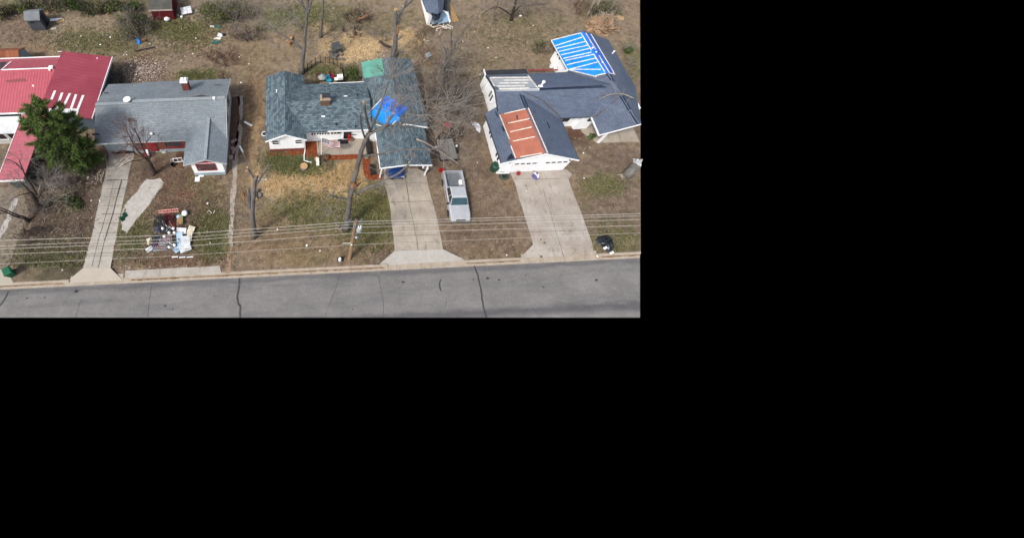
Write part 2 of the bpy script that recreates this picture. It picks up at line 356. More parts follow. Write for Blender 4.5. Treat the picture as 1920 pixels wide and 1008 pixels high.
def conc(name,c1,c2,stain,sc=.9,st=.5):
    m,nt,b=newmat(name,.9,.2); v=pos(nt)
    c=mix(nt,ramp(nt,noise(nt,v,sc,7,.68),.32,.68),c1,c2)
    c=mix(nt,ramp(nt,noise(nt,pos(nt,(1,.35,1)),1.7,7,.72),.54,.74,(0,0,0,1),(st,st,st,1)),c,stain)
    c=mix(nt,ramp(nt,noise(nt,v,3.1,8,.8),.56,.70,(0,0,0,1),(st*.8,st*.8,st*.8,1)),c,stain)
    c=mix(nt,1.0,c,ramp(nt,noise(nt,v,16,5,.75),.3,.7,(.80,.80,.80,1),(1.16,1.16,1.16,1)),'MULTIPLY')
    nt.links.new(c,b.inputs['Base Color']); bump(nt,b,noise(nt,v,22,4),.15,.02); return m
M['conc_a']=conc('old grey concrete',C(170,162,150),C(202,196,186),C(134,126,116))
M['conc_b']=conc('stained tan concrete',C(168,156,140),C(198,187,172),C(112,102,92),.7,.95)
M['conc_c']=conc('beige concrete',C(164,151,138),C(198,190,180),C(126,110,94),.45,.95)
M['apron']=conc('pale apron concrete',C(184,178,170),C(200,195,187),C(150,140,130),1.2,.4)
M['apron_tan']=conc('new tan concrete',C(190,180,165),C(198,189,175),C(170,158,142),.8,.3)
M['kerb']=conc('kerb concrete',C(176,160,140),C(198,186,170),C(128,102,80),1.4,.7)
M['joint']=pm('dark joint filler',C(112,100,90),C(84,76,70),3)
M['tar']=pm('black sealant',C(74,74,78),C(58,58,62),4,spec=.4,rough=.6)
def asphalt():
    m,nt,b=newmat('weathered asphalt',.92,.2); v=pos(nt); vs_=pos(nt,(.12,1.0,1))
    c=mix(nt,ramp(nt,noise(nt,v,.35,7,.65),.3,.7),C(125,123,121),C(144,141,139))
    c=mix(nt,ramp(nt,noise(nt,vs_,.9,6,.65),.50,.68,(0,0,0,1),(.6,.6,.6,1)),c,C(108,107,110))          # wheel tracks along the lane
    sp=nt.nodes.new('ShaderNodeSeparateXYZ'); nt.links.new(v,sp.inputs[0])
    mu=nt.nodes.new('ShaderNodeMath'); mu.operation='MULTIPLY_ADD'; nt.links.new(noise(nt,pos(nt,(.3,1,1)),1.1,5),mu.inputs[0]); mu.inputs[1].default_value=1.1; nt.links.new(sp.outputs[1],mu.inputs[2])
    for lo,mid,hi,k in ((7.1,7.75,8.3,.8),(11.1,11.55,12.1,.55)):
        r=nt.nodes.new('ShaderNodeMapRange'); r.inputs[1].default_value=lo; r.inputs[2].default_value=mid; r.interpolation_type='SMOOTHSTEP'; nt.links.new(mu.outputs[0],r.inputs[0])
        q=nt.nodes.new('ShaderNodeMapRange'); q.inputs[1].default_value=hi; q.inputs[2].default_value=mid; q.interpolation_type='SMOOTHSTEP'; nt.links.new(mu.outputs[0],q.inputs[0])
        t=nt.nodes.new('ShaderNodeMath'); t.operation='MULTIPLY'; nt.links.new(r.outputs[0],t.inputs[0]); nt.links.new(q.outputs[0],t.inputs[1])
        u=nt.nodes.new('ShaderNodeMath'); u.operation='MULTIPLY'; nt.links.new(t.outputs[0],u.inputs[0]); u.inputs[1].default_value=k
        c=mix(nt,u.outputs[0],c,C(92,91,95))
    c=mix(nt,ramp(nt,noise(nt,pos(nt,(.35,1,1)),1.0,7,.75),.60,.72,(0,0,0,1),(.45,.45,.45,1)),c,C(168,160,152))
    c=mix(nt,1.0,c,ramp(nt,noise(nt,pos(nt,(.5,1.3,1)),3.5,8,.8),.3,.7,(.84,.84,.84,1),(1.14,1.14,1.13,1)),'MULTIPLY')
    c=mix(nt,1.0,c,ramp(nt,noise(nt,v,11,6,.9),.3,.7,(.70,.70,.70,1),(1.28,1.28,1.28,1)),'MULTIPLY')
    c=mix(nt,ramp(nt,noise(nt,v,3.2,5,.7),.70,.76,(0,0,0,1),(.6,.6,.6,1)),c,C(176,172,168))
    nt.links.new(c,b.inputs['Base Color']); bump(nt,b,noise(nt,v,40,3),.3,.02); return m
M['road']=asphalt()
ZR=-.12
def sheet(name,pts,mat,z=.004,wob=0,seg=.5,k='structure',clip=False):
    """flat sheet from ground points (x,y or x,y,z); the outline is subdivided and roughened by wob"""
    z=z*2+.004 if 0<z<.1 else (ZR+(z-ZR)*4 if z<0 else z)
    P=[Vector((p[0],p[1],p[2] if len(p)>2 and p[2] else z)) for p in pts]; Q=[]
    for i,p in enumerate(P):
        q=P[(i+1)%len(P)]; n=max(1,int((q-p).length/seg)) if wob else 1
        for j in range(n):
            r=p.lerp(q,j/n)
            if wob and j: r=r+Vector((R.uniform(-wob,wob),R.uniform(-wob,wob),0))
            Q.append(r)
    me=bpy.data.meshes.new(name); bm=bmesh.new(); vs2=[bm.verts.new(q) for q in Q]; f=bm.faces.new(vs2)
    bmesh.ops.triangulate(bm,faces=[f]); bm.normal_update()
    for f in bm.faces:
        if f.normal.z<0: f.normal_flip()
    bm.to_mesh(me); bm.free(); me.materials.append(mat)
    if clip: clip_plot(me)
    o=bpy.data.objects.new(name,me); SC.collection.objects.link(o); kind(o,k); return o
def g(*pts): return [at(x,y,0) for x,y in pts]
# road with its sealed cracks
rm=MB()
for i in range(140):
    a=-80+i; rm.face([(a,1,ZR),(a+1,1,ZR),(a+1,11.3,ZR),(a,11.3,ZR)])
ro=rm.build('road',M['road'],org=(0,0,0)); clip_plot(ro.data); kind(ro,'structure')
def crack(pts,w,name='crack_sealant'):
    mb=MB(); P=[at(x,y,ZR+.016) for x,y in pts]; S=[]
    for i in range(len(P)-1):
        n=4
        for j in range(n): S.append(P[i].lerp(P[i+1],j/n)+(Vector((R.uniform(-.03,.03),R.uniform(-.03,.03),0)) if j else Vector()))
    S.append(P[-1])
    for i in range(len(S)-1):
        d=(S[i+1]-S[i]).normalized(); s=Vector((-d.y,d.x,0))*w/2
        mb.face([S[i]-s,S[i+1]-s,S[i+1]+s,S[i]+s])
    o=mb.build(name,M['tar']); clip_plot_local(o); kind(o,'structure'); return o
def clip_plot_local(o):
    loc=o.location.copy(); o.data.transform(Matrix.Translation(loc)); clip_plot(o.data); o.data.transform(Matrix.Translation(-loc))
crack([(449,521),(448,540),(445,556),(446,568),(451,573),(450,598)],.16)
crack([(889,498),(894,510),(899,530),(902,545),(906,575),(913,598)],.13)
crack([(16,546),(8,562),(-2,574)],.16)
crack([(827,524),(824,532),(825,540),(827,545)],.10)
for pts in ([(285,530),(282,550),(276,597)],[(154,560),(147,575),(141,597)],[(637,514),(628,545),(608,597)],[(709,515),(715,545),(719,575),(720,597)],[(837,562),(834,580)],[(430,552),(426,560)]): crack(pts,.022,'road_crack')
def spot(px,py,r,mat,z=ZR+.006,name='road_stain',n=9,e=.6):
    r*=.62
    c=at(px,py,max(z,.0)); P=[(c.x+math.cos(t*6.283/n)*r*R.uniform(.6,1.2),c.y+e*math.sin(t*6.283/n)*r*R.uniform(.6,1.2)) for t in range(n)]
    return sheet(name,P,mat,z)
M['stain']=pm('oil stain',C(52,52,54),C(70,70,72),4); M['patchlt']=pm('pale scuff',C(176,170,164),C(158,154,150),5)
for q in ((142,545,.32),(49,558,.17),(83,557,.17),(756,528,.22),(915,521,.3),(936,524,.2),(1119,524,.25),(1020,537,.15),(309,573,.2),(323,579,.14),(888,523,.14),(986,515,.12),(662,579,.14),(401,554,.12)): spot(*q[:2],q[2],M['stain'])
# gutter pan and kerb, dropped at the aprons
gp=MB(); kb=MB()
edges=[-80]+[e for ab in ((-22.3,-16.5),(6.6,13.6),(19.5,26.0)) for e in ab]+[45]
a=-80.0
while a<45:
    b_=a+1.5
    if not any(abs(a+b_-2*e)<0 for e in edges): gp.mesh([(a,11.25,ZR+.012),(b_,11.25,ZR+.012),(b_,11.6,ZR-.0),(a,11.6,ZR-.0)],[(0,1,2,3)])
    a=b_
for e0,e1 in ((-21.8,-16.5),(6.4,13.5),(19.0,26.0)): gp.mesh([(e0,11.598,ZR+.001),(e1,11.598,ZR+.001),(e1,12.15,ZR+.006),(e0,12.15,ZR+.006)],[(0,1,2,3)])
o=gp.build('gutter',M['kerb'],org=(0,0,0)); clip_plot(o.data); kind(o,'structure')
for s0,s1 in ((-80,-21.7),(-16.6,6.7),(13.3,19.2),(25.9,45)):
    x=s0
    while x<s1-.01:
        y=min(x+3,s1); kb.mesh([(x,11.56,ZR-.03),(y,11.56,ZR-.03),(y,11.6,.012),(x,11.6,.012),(y,11.8,.012),(x,11.8,.012),(y,11.82,-.2),(x,11.82,-.2)],[(0,1,2,3),(3,2,4,5),(5,4,6,7)]); x=y
o=kb.build('kerb',M['kerb'],org=(0,0,0)); clip_plot(o.data); kind(o,'structure')
M['kerbshade']=pm('brown shade line at the kerb',C(112,84,62),C(150,124,96),2.2,14,speck=.5)  # mottled brown strip painted in for the shadow line at the kerb foot
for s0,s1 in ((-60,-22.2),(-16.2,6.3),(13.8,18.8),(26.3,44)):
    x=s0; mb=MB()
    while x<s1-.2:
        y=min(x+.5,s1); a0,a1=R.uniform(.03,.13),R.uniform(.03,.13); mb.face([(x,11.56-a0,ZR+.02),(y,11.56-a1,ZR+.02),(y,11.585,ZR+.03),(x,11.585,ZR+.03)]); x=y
    o=mb.build('kerb_shade_strip',M['kerbshade'],org=(0,0,0)); clip_plot(o.data); kind(o,'structure')
# driveways, aprons, walks
sheet('driveway',g((205,290),(247,297),(207,502),(156,502),(175,430)),M['conc_a'],.006,.07,.9)
sheet('driveway',g((205,276),(260,272),(249,300),(204,300)),M['conc_a'],.010,.05)
def jline(a,b,w=.05,z=.012,name='driveway_joint'):
    z=z*2+.012; w*=.6; A,B=at(*a,z),at(*b,z); n=max(2,int((B-A).length/.8)); mb=MB(); S=[A.lerp(B,i/n)+(Vector((R.uniform(-.03,.03),R.uniform(-.03,.03),0)) if 0<i<n else Vector()) for i in range(n+1)]
    for i in range(n):
        d=(S[i+1]-S[i]).normalized(); s=Vector((-d.y,d.x,0))*w/2*R.uniform(.7,1.4); mb.face([S[i]-s,S[i+1]-s,S[i+1]+s,S[i]+s])
    return kind(mb.build(name,M['joint']),'structure')
for a,b,w in (((228,338),(213,395),.16),((213,395),(196,450),.12),((196,450),(184,502),.10),((213,338),(205,380),.04),((205,380),(184,450),.05),((184,450),(172,500),.05),((200,338),(241,337),.12),((198,354),(236,353),.06),((196,369),(231,368),.05),((192,385),(229,385),.05),((190,401),(226,401),.07),((184,418),(222,418),.08),((179,437),(220,436),.06),((169,461),(213,460),.05),((163,479),(210,479),.05)): jline(a,b,w)
ap=lambda pts,mat: sheet('driveway_apron',[(p.x,p.y,z) for p,z in pts],mat,clip=False)
def apron(tl,tr,br,bl,mat,name='driveway_apron'):
    A,B=at(*tl,.034),at(*tr,.034); D,E=at(*bl,-.1),at(*br,-.1); mb=MB(); n=8
    for j in range(n):
        for i in range(n):
            q=lambda a,b:A.lerp(B,a).lerp(D.lerp(E,a),b)
            mb.face([q(i/n,j/n),q(i/n,(j+1)/n),q((i+1)/n,(j+1)/n),q((i+1)/n,j/n)])
    return kind(mb.build(name,mat),'structure')
apron((156,502),(207,502),(230,525),(121,531),M['apron_tan'])
apron((740,470),(831,467),(874,488),(708,498),M['apron'])
sheet('driveway',g((720,317),(797,316),(803,350),(813,385),(822,425),(831,467),(740,470),(736,430),(730,380),(722,345)),M['conc_b'],.006,.04,.8)
for a,b,w in (((759,327),(767,378),.08),((767,378),(776,420),.05),((776,420),(784,469),.06),((729,379),(767,378),.05),((767,378),(808,376),.04),((733,417),(774,415),.03),((738,455),(830,452),.035),((721,346),(760,345),.05),((760,343),(800,344),.05)): jline(a,b,w)
sheet('driveway',g((956,323),(1062,317),(1073,327),(1066,335),(1076,365),(1092,405),(1112,462),(1112,472),(999,459),(998,452),(985,410),(973,372),(966,345)),M['conc_c'],.006,.05,.8)
apron((999,459),(1112,462),(1112,477),(974,484),M['conc_c'])
for a,b,w in (((1018,355),(1029,388),.04),((1029,388),(1052,465),.05),((1052,465),(1060,490),.06),((963,336),(1058,335),.04)): jline(a,b,w)
for q in ((1014,449,.16),(1021,455,.22),(985,348,.12),(998,470,.08),(1015,481,.2)): spot(*q,M['stain'],.014,'driveway_stain')
sheet('walkway',g((445,180),(456,180),(454,225),(450,225)),M['conc_c'],.006,.06,.5)
sheet('walkway',g((448,225),(455,240),(451,270),(446,300),(445,330),(441,380),(438,430),(437,462),(427,462),(430,420),(431,375),(437,330),(436,300),(442,262)),M['conc_c'],.006,.09,.5)
sheet('walkway',g((428,462),(436,462),(431,512),(422,512)),pm('soil covered walkway',C(164,140,116),C(150,126,104),3),.005,.04,.5)
sheet('sidewalk',g((236,507),(412,498),(415,512),(300,518),(228,521)),M['conc_a'],.010,.05,.8)
jline((234,505),(232,521),.12,.014); jline((300,503),(300,517),.04,.014)
gr=sheet('gravel_patch',g((275,336),(300,334),(307,342),(300,355),(285,375),(268,398),(246,425),(238,438),(228,430),(226,412),(232,390),(248,368),(262,350)),conc('white gravel',C(180,175,167),C(206,202,194),C(140,131,119),2.2,.22),.006,.16,.4)
sheet('driveway',g((-60,505),(13,505),(27,534),(-60,540)),M['apron_tan'],.006)
sheet('driveway',g((-30,360),(40,345),(55,400),(42,440),(15,500),(-40,505)),pm('pale bare earth',C(128,116,102),C(146,134,118),1.2),.004,.12,.6)
sheet('driveway',g((26,372),(34,372),(12,432),(0,450),(-8,450),(14,400)),M['gravelw'] if 'gravelw' in M else conc('white gravel strip',C(176,172,166),C(204,200,194),C(128,122,112),2.5,.5),.009,.12,.4)
jline((46,415),(15,505),.08,.012)
M['mulch']=pm('orange red mulch',C(158,78,42),C(120,56,32),4,22,speck=.45,bst=.8)
M['mulch_d']=pm('dark red soil',C(112,80,62),C(92,70,58),3,18,speck=.4,bst=.8)
sheet('mulch_bed',g((501,288),(571,280),(572,262),(596,264),(598,294),(588,300),(571,290),(503,293)),M['mulch'],.012,.09,.4,'structure')
sheet('mulch_bed',g((606,290),(676,287),(678,298),(640,300),(605,302)),M['mulch'],.012,.08,.4)
sheet('mulch_bed',g((680,296),(694,297),(697,326),(717,327),(716,336),(693,338),(682,327)),M['mulch'],.012,.08,.4)
sheet('mulch_bed',g((1063,240),(1096,238),(1105,253),(1080,258),(1066,254)),M['mulch_d'],.012,.12,.4)
sheet('bare_soil',g((430,182),(448,180),(449,225),(446,262),(440,300),(433,300)),M['mulch_d'],.006,.12,.4)
sheet('patio',g((598,262),(684,258),(687,290),(648,291),(597,292)),conc('porch concrete',C(168,156,142),C(184,174,160),C(128,118,106),1.2,.6),.15,.0)
pm_=MB(); A,B=at(596,292,0),at(688,290,0); pm_.box(A.x,B.x,A.y-.02,A.y+.12,-.05,.146); kind(pm_.build('patio_edge',M['conc_b']),'structure')
A,B=at(597,290,0),at(596,262,0); pm_=MB(); pm_.box(A.x-.1,A.x+.03,A.y,B.y,-.05,.146); kind(pm_.build('patio_edge',M['conc_b']),'structure')

PAVED=[[(275,336),(300,334),(307,342),(285,375),(268,398),(238,438),(228,430),(226,412),(248,368)],[(205,276),(260,272),(247,300),(207,502),(230,525),(121,531),(156,502),(175,430),(204,290)],[(718,315),(800,314),(833,467),(876,490),(706,500),(738,470)],[(954,321),(1075,315),(1078,365),(1114,462),(1114,480),(972,486),(996,458)],[(234,504),(414,496),(416,514),(226,523)],[(-60,505),(13,505),(27,534),(-60,540)]]
def paved(x,y):
    for P in PAVED:
        c=False
        for i in range(len(P)):
            (a,b),(d,e)=P[i],P[i-1]
            if (b>y)!=(e>y) and x<(d-a)*(y-b)/(e-b)+a: c=not c
        if c: return True
    return False

# ================================================================ THE HOUSES
W_=C
M['white']=siding('white lap siding',C(244,245,245),C(234,235,234))
M['cream']=siding('off white siding',C(214,212,206),C(196,193,186))
M['pale']=siding('pale grey siding',C(206,208,208),C(184,186,186))
M['fascia']=pm('white trim paint',C(242,242,242),C(230,230,229),3,speck=.06,rough=.5)
M['dtrim']=pm('dark drip edge',C(50,54,62),C(66,70,78),3,rough=.5)
M['glass']=pm('window glass',C(58,66,72),C(84,92,96),1.2,speck=.1,rough=.12,spec=.6,bst=0)
M['blackglass']=pm('dark window glass',C(26,30,34),C(40,44,50),1.5,speck=.1,rough=.12,spec=.6,bst=0)
M['redtrim']=pm('red painted trim',C(172,42,52),C(150,34,44),2,speck=.08,rough=.55)
M['brick']=bricks('red brick',C(142,66,56),C(116,52,46),C(150,126,112))
M['brickd']=bricks('brown brick',C(128,96,74),C(104,76,58),C(150,132,112))
M['block']=pm('pale blue foundation paint',C(176,192,198),C(160,176,182),2,speck=.1)
M['metal']=pm('galvanised metal',C(168,172,176),C(150,154,158),4,rough=.4,spec=.6,metal=.5)
M['sh2']=shingle('grey three tab shingles',C(152,161,167),C(136,145,152),C(104,112,118),0,vary=.18,stain=.16,wear=C(124,132,138))
M['sh2b']=shingle('grey three tab shingles across',C(150,160,168),C(136,146,153),C(104,112,120),1,vary=.18,stain=.16)
M['sh3']=shingle('mottled teal shingles',C(124,142,150),C(78,94,104),C(50,62,70),0,vary=.42,stain=.14,w=.34,h=.19)
M['sh3b']=shingle('mottled teal shingles across',C(124,142,150),C(78,94,104),C(50,62,70),1,vary=.42,stain=.14,w=.34,h=.19)
M['sh4']=shingle('blue grey shingles',C(106,118,139),C(93,105,126),C(68,80,102),0,rough=.55,spec=.55,vary=.3,stain=.22)
M['sh4b']=shingle('blue grey shingles across',C(106,118,139),C(93,105,126),C(68,80,102),1,rough=.55,spec=.55,vary=.3,stain=.22)
M['cap']=pm('ridge cap shingles',C(168,176,180),C(150,158,163),5)
M['cap4']=pm('dark ridge vent',C(34,42,66),C(48,58,84),5)
M['felt']=pm('torn off shingle felt',C(96,88,82),C(70,66,64),4)
M['tarp']=pm('blue tarp plastic',C(0,140,226),C(14,122,208),1.1,9,rough=.38,spec=.5,speck=.12,bst=.4)
M['tarp2']=pm('creased deep blue tarp',C(16,110,222),C(40,100,204),.9,5,rough=.4,spec=.5,speck=.25,bst=.8)
M['batten']=pm('pale wood battens',C(232,226,214),C(212,204,190),4,speck=.08)
M['orange']=pm('orange roof underlayment',C(192,118,96),C(170,104,84),1.0,12,rough=.7,speck=.14)
M['greyund']=pm('pale grey roof underlayment',C(196,203,206),C(180,187,192),.9,10,rough=.6,speck=.08)
M['green']=pm('mint green tarp',C(112,180,160),C(96,160,142),1.0,9,rough=.6,speck=.12)
def part(mb,name,mat,root,smooth=False): return mb.build(name,mat,root,smooth=smooth)
def win_v(root,x,y,z,w,h,nx,ny,frame,glass,name='window',bars=1,rows=0,f=.06):
    """window on a wall whose outward normal is (nx,ny); its sash bars belong to the frame"""
    t=Vector((-ny,nx,0)); n=Vector((nx,ny,0)); c=Vector((x,y,z)); fr=MB(); gl=MB()
    def bx(mb,a0,a1,z0,z1,d0,d1):
        pts=[c+t*a+n*d+Vector((0,0,zz)) for zz in (z0,z1) for (a,d) in ((a0,d0),(a1,d0),(a1,d1),(a0,d1))]
        mb.mesh(pts,[(0,3,2,1),(4,5,6,7),(0,1,5,4),(1,2,6,5),(2,3,7,6),(3,0,4,7)])
    bx(fr,-w/2-f,w/2+f,h,h+f,0,.06); bx(fr,-w/2-f,w/2+f,-f,0,0,.08); bx(fr,-w/2-f,-w/2,0,h,0,.06); bx(fr,w/2,w/2+f,0,h,0,.06)
    for k in range(bars): a=-w/2+w*(k+1)/(bars+1); bx(fr,a-.03,a+.03,0,h,0,.05)
    for k in range(rows): zz=h*(k+1)/(rows+1); bx(fr,-w/2,w/2,zz-.025,zz+.025,0,.05)
    bx(gl,-w/2,w/2,0,h,0,.03)
    o=fr.build(name,frame,root); gl.build('pane',glass,o); return o
def gable_wall(mb,x0,x1,y,z0,ze,zr,t,axis=0,xm=None):
    """pentagon wall; axis 0: across x at y, thickness t towards +y; axis 1: across y at x"""
    xm=(x0+x1)/2 if xm is None else xm
    P=[(x0,z0),(x1,z0),(x1,ze),(xm,zr),(x0,ze)]
    if axis==0: mb.prism([(a,y,b) for a,b in P],(0,t,0))
    else: mb.prism([(y,a,b) for a,b in P],(t,0,0))

# ---------------- the grey house with the red porch gable
h2=thing('house','grey shingled ranch house with red gabled front porch and red brick chimney','house',(-14.5,28,0))
m=MB(); m.box(-20.5,-8.35,24.75,31.35,0,2.62); gable_wall(m,24.75,31.35,-8.36,0,2.55,4.1,.04,1); gable_wall(m,24.75,31.35,-20.5,0,2.55,3.9,.04,1); part(m,'wall',M['pale'],h2)
m=MB(); m.box(-17.6,-11.3,24.68,24.76,.5,2.5); part(m,'brick_wall',M['brick'],h2)
m=MB(); m.box(-20.45,-11.3,24.66,24.76,0,.48); m.box(-8.36,-8.28,24.7,31.3,0,.5); part(m,'foundation',M['block'],h2)
m=MB(); m.box(-16.2,-15.3,24.6,24.69,.3,2.2); d=part(m,'door',M['redtrim'],h2)
win_v(h2,-13.6,24.68,1.0,1.5,1.1,0,-1,M['redtrim'],M['glass']); win_v(h2,-17.0,24.68,1.0,.9,1.1,0,-1,M['redtrim'],M['glass'],bars=0)
m=MB(); m.box(-20.2,-17.8,24.66,24.74,.02,2.1); part(m,'garage_door',M['block'],h2)
L0,L1,L2=-20.85,-17.2,-8.0
rf=MB(); rf.slab([(L0,24.35,2.6),(L1,24.35,2.6),(L1,27.95,4.12),(L0,27.95,4.12)]); rf.slab([(L0,31.75,2.6),(L1,31.75,2.6),(L1,27.95,4.12),(L0,27.95,4.12)])
rf.slab([(L1,24.36,2.64),(L2,24.36,2.64),(L2,28.05,4.25),(L1,28.05,4.25)]); rf.slab([(L1,31.76,2.72),(L2,31.76,2.72),(L2,28.05,4.25),(L1,28.05,4.25)])
roof2=part(rf,'roof',M['sh2'],h2)
m=MB(); m.obox((-19.0,27.95,4.16),(3.6,.34,.05)); m.obox((-12.6,28.05,4.29),(9.1,.34,.05)); part(m,'ridge_cap',M['cap'],roof2)
# porch wing
pr=MB(); YM=24.6
pr.slab([(-11.98,21.5,2.58),(-9.7,21.5,3.46),(-9.7,26.4,3.46),(-11.98,24.45,2.58)]); pr.slab([(-7.82,21.5,2.58),(-9.7,21.5,3.46),(-9.7,26.4,3.46),(-7.82,24.5,2.58)])
proof=part(pr,'porch_roof',M['sh2b'],h2)
m=MB(); m.obox((-9.7,23.9,3.5),(.30,4.7,.05)); part(m,'ridge_cap',M['cap'],proof)
m=MB(); gable_wall(m,-11.4,-8.38,21.78,0,2.5,2.5,3.0); part(m,'porch_wall',M['white'],h2)
m=MB(); m.prism([(-11.5,21.74,2.42),(-8.3,21.74,2.42),(-9.7,21.74,3.3)],(0,.1,0)); part(m,'gable',M['redtrim'],h2)
m=MB(); m.prism([(-11.98,21.46,2.4),(-9.7,21.46,3.3),(-9.7,21.46,3.46),(-11.98,21.46,2.56)],(0,.05,0)); m.prism([(-7.82,21.46,2.4),(-9.7,21.46,3.3),(-9.7,21.46,3.46),(-7.82,21.46,2.56)],(0,.05,0)); part(m,'fascia',M['pale'],h2)
m=MB(); m.box(-11.42,-8.36,21.70,21.79,0,.5); part(m,'foundation',M['block'],h2)
win_v(h2,-10.0,21.78,1.05,1.7,1.1,0,-1,M['redtrim'],M['glass'],bars=1,rows=1,f=.1)
for y in (25.6,27.6,29.7): win_v(h2,-8.32,y,1.0,1.1,1.2,1,0,M['redtrim'] if False else M['cream'],M['blackglass'],bars=0,rows=1)
m=MB(); m.box(-12.5,-11.85,29.72,30.27,3.2,4.75); ch=part(m,'chimney',M['brick'],h2)
m=MB(); m.box(-12.55,-11.8,29.67,30.32,4.751,4.87); m.box(-12.4,-12.2,29.8,30.2,4.87,5.05); m.box(-12.1,-11.92,29.8,30.2,4.87,5.05); part(m,'chimney_cap',M['fascia'],ch)
z2=lambda x,y:(2.64+(y-24.36)*.4363 if y<28.05 else 2.72+(31.76-y)*.4124) if x>L1 else (2.6+(y-24.35)*.4222 if y<27.95 else 2.6+(31.75-y)*.4)
for q in ([(240,222),(252,222),(252,225),(240,225)],[(240,225.4),(257,225.6),(257,228),(240,228)],[(172,250),(186,250),(186,253),(173,254)],[(361,181),(378,178),(394,181),(380,182)],[(402,159),(414,158.4),(414,159.4),(402,160)],[(195,173),(203,173),(203,175),(196,176)]):
    part(drape(q,z2,.02,4,3),'missing_shingle_patch',M['felt'],h2)
def pxbox(root,name,px,py,zf,sz,mat,dz=0,lab=None):
    p=on(px,py,zf); m=MB(); m.obox((p.x,p.y,p.z+sz[2]/2+dz),sz); return part(m,name,mat,root)
m=MB(); p=on(241,192,z2); m.lathe((p.x,p.y,p.z-.05),[(.04,0),(.04,.35),(.05,.36)],8); dk=part(m,'satellite_dish_mast',M['metal'],h2)
m=MB(); m.lathe((p.x,p.y,p.z+.42),[(.05,-.06),(.25,0),(.36,.08),(.33,.09),(.02,.0)],16); part(m,'satellite_dish',M['fascia'],dk)
for q in ((402,186),(285,253)):
    p=on(*q,z2); m=MB(); m.lathe((p.x,p.y,p.z-.05),[(.11,0),(.11,.22),(.15,.24),(.15,.3),(.02,.34)],10); part(m,'roof_vent',M['fascia'],h2)
p=on(397,244,lambda x,y:3.0); m=MB(); m.lathe((p.x,p.y,2.8),[(.06,0),(.06,.5)],8); part(m,'vent_pipe',M['fascia'],h2)
m=MB(); m.box(-20.98,-20.86,24.3,26.0,2.5,2.62); m.box(-20.98,-19.6,24.24,24.34,2.5,2.62); part(m,'gutter',M['fascia'],h2)
m=MB(); m.box(-19.6,-11.98,24.27,24.34,2.48,2.6); part(m,'gutter',M['pale'],h2)
m=MB(); m.prism([(-7.98,24.3,2.45),(-7.98,28.05,4.08),(-7.98,28.05,4.26),(-7.98,24.3,2.63)],(.05,0,0)); m.prism([(-7.98,31.8,2.55),(-7.98,28.05,4.08),(-7.98,28.05,4.26),(-7.98,31.8,2.72)],(.05,0,0)); part(m,'fascia',M['pale'],h2)

# ---------------- the house with the mottled teal roof
h3=thing('house','white house with mottled teal shingle roof, blue roof tarp and carport','house',(4,28,0))
m=MB(); m.box(-3.93,-.42,24.2,31.5,0,2.6); gable_wall(m,-3.93,-.42,24.19,0,2.5,3.42,.05); gable_wall(m,-3.93,-.42,31.5,0,2.5,3.42,.05)
m.box(-.42,6.3,25.2,30.3,0,2.62); m.box(6.5,11.5,24.9,33.1,0,2.62); gable_wall(m,6.5,11.5,24.88,0,2.5,3.55,.05); gable_wall(m,6.5,11.5,33.1,0,2.5,3.55,.05); part(m,'wall',M['white'],h3)
m=MB(); m.box(-3.96,-.39,24.12,24.2,0,.42); part(m,'foundation',M['brick'],h3)
rm_=MB(); zr=3.65
rm_.slab([(-2.15,24.68,2.6),(6.4,24.68,2.6),(6.4,27.7,zr),(-2.15,27.7,zr)]); rm_.slab([(-2.15,30.7,2.6),(6.4,30.7,2.6),(6.4,27.7,zr),(-2.15,27.7,zr)]); part(rm_,'roof',M['sh3'],h3)
wl=MB(); wl.slab([(-4.19,23.75,2.6),(-2.15,23.75,3.66),(-2.15,31.75,3.66),(-4.19,31.95,2.6)]); wl.slab([(-.11,23.75,2.6),(-2.15,23.75,3.66),(-2.15,31.75,3.66),(-.11,31.95,2.6)]); part(wl,'roof',M['sh3b'],h3)
wr=MB(); wr.slab([(6.1,24.6,2.6),(9,24.5,3.78),(9,33.0,3.78),(6.15,33.5,2.6)]); wr.slab([(12.02,24.65,2.6),(9,24.5,3.78),(9,33.0,3.78),(11.75,33.7,2.6)]); part(wr,'roof',M['sh3b'],h3)
cp=MB(); cp.slab([(6.76,20.35,2.42),(9.2,20.3,2.95),(9.2,24.9,2.95),(6.8,24.9,2.42)],.1); cp.slab([(11.74,20.45,2.42),(9.2,20.3,2.95),(9.2,24.9,2.95),(11.7,24.9,2.42)],.1); part(cp,'carport_roof',M['sh3b'],h3)
def z3(x,y):
    a=2.6+.3477*(3.01-abs(y-27.7)) if -2.15<=x<=6.4 else -9
    b=2.6+.5196*(2.04-abs(x+2.15)) if x<-.1 else -9
    c=2.6+.4*(2.95-abs(x-9.0)) if x>6.0 and y>24.5 else -9
    d=2.42+.2172*(2.44-abs(x-9.2)) if x>6.5 and y<=24.5 else -9
    return max(a,b,c,d,2.4)
fm=MB()
fm.prism([(-4.19,23.72,2.44),(-2.15,23.72,3.5),(-2.15,23.72,3.68),(-4.19,23.72,2.62)],(0,.05,0)); fm.prism([(-.11,23.72,2.44),(-2.15,23.72,3.5),(-2.15,23.72,3.68),(-.11,23.72,2.62)],(0,.05,0))
part(fm,'fascia',M['fascia'],h3); fm=MB()
fm.prism([(6.74,20.3,2.26),(9.2,20.25,2.79),(9.2,20.25,2.97),(6.74,20.3,2.44)],(0,.05,0)); fm.prism([(11.76,20.4,2.26),(9.2,20.25,2.79),(9.2,20.25,2.97),(11.76,20.4,2.44)],(0,.05,0))
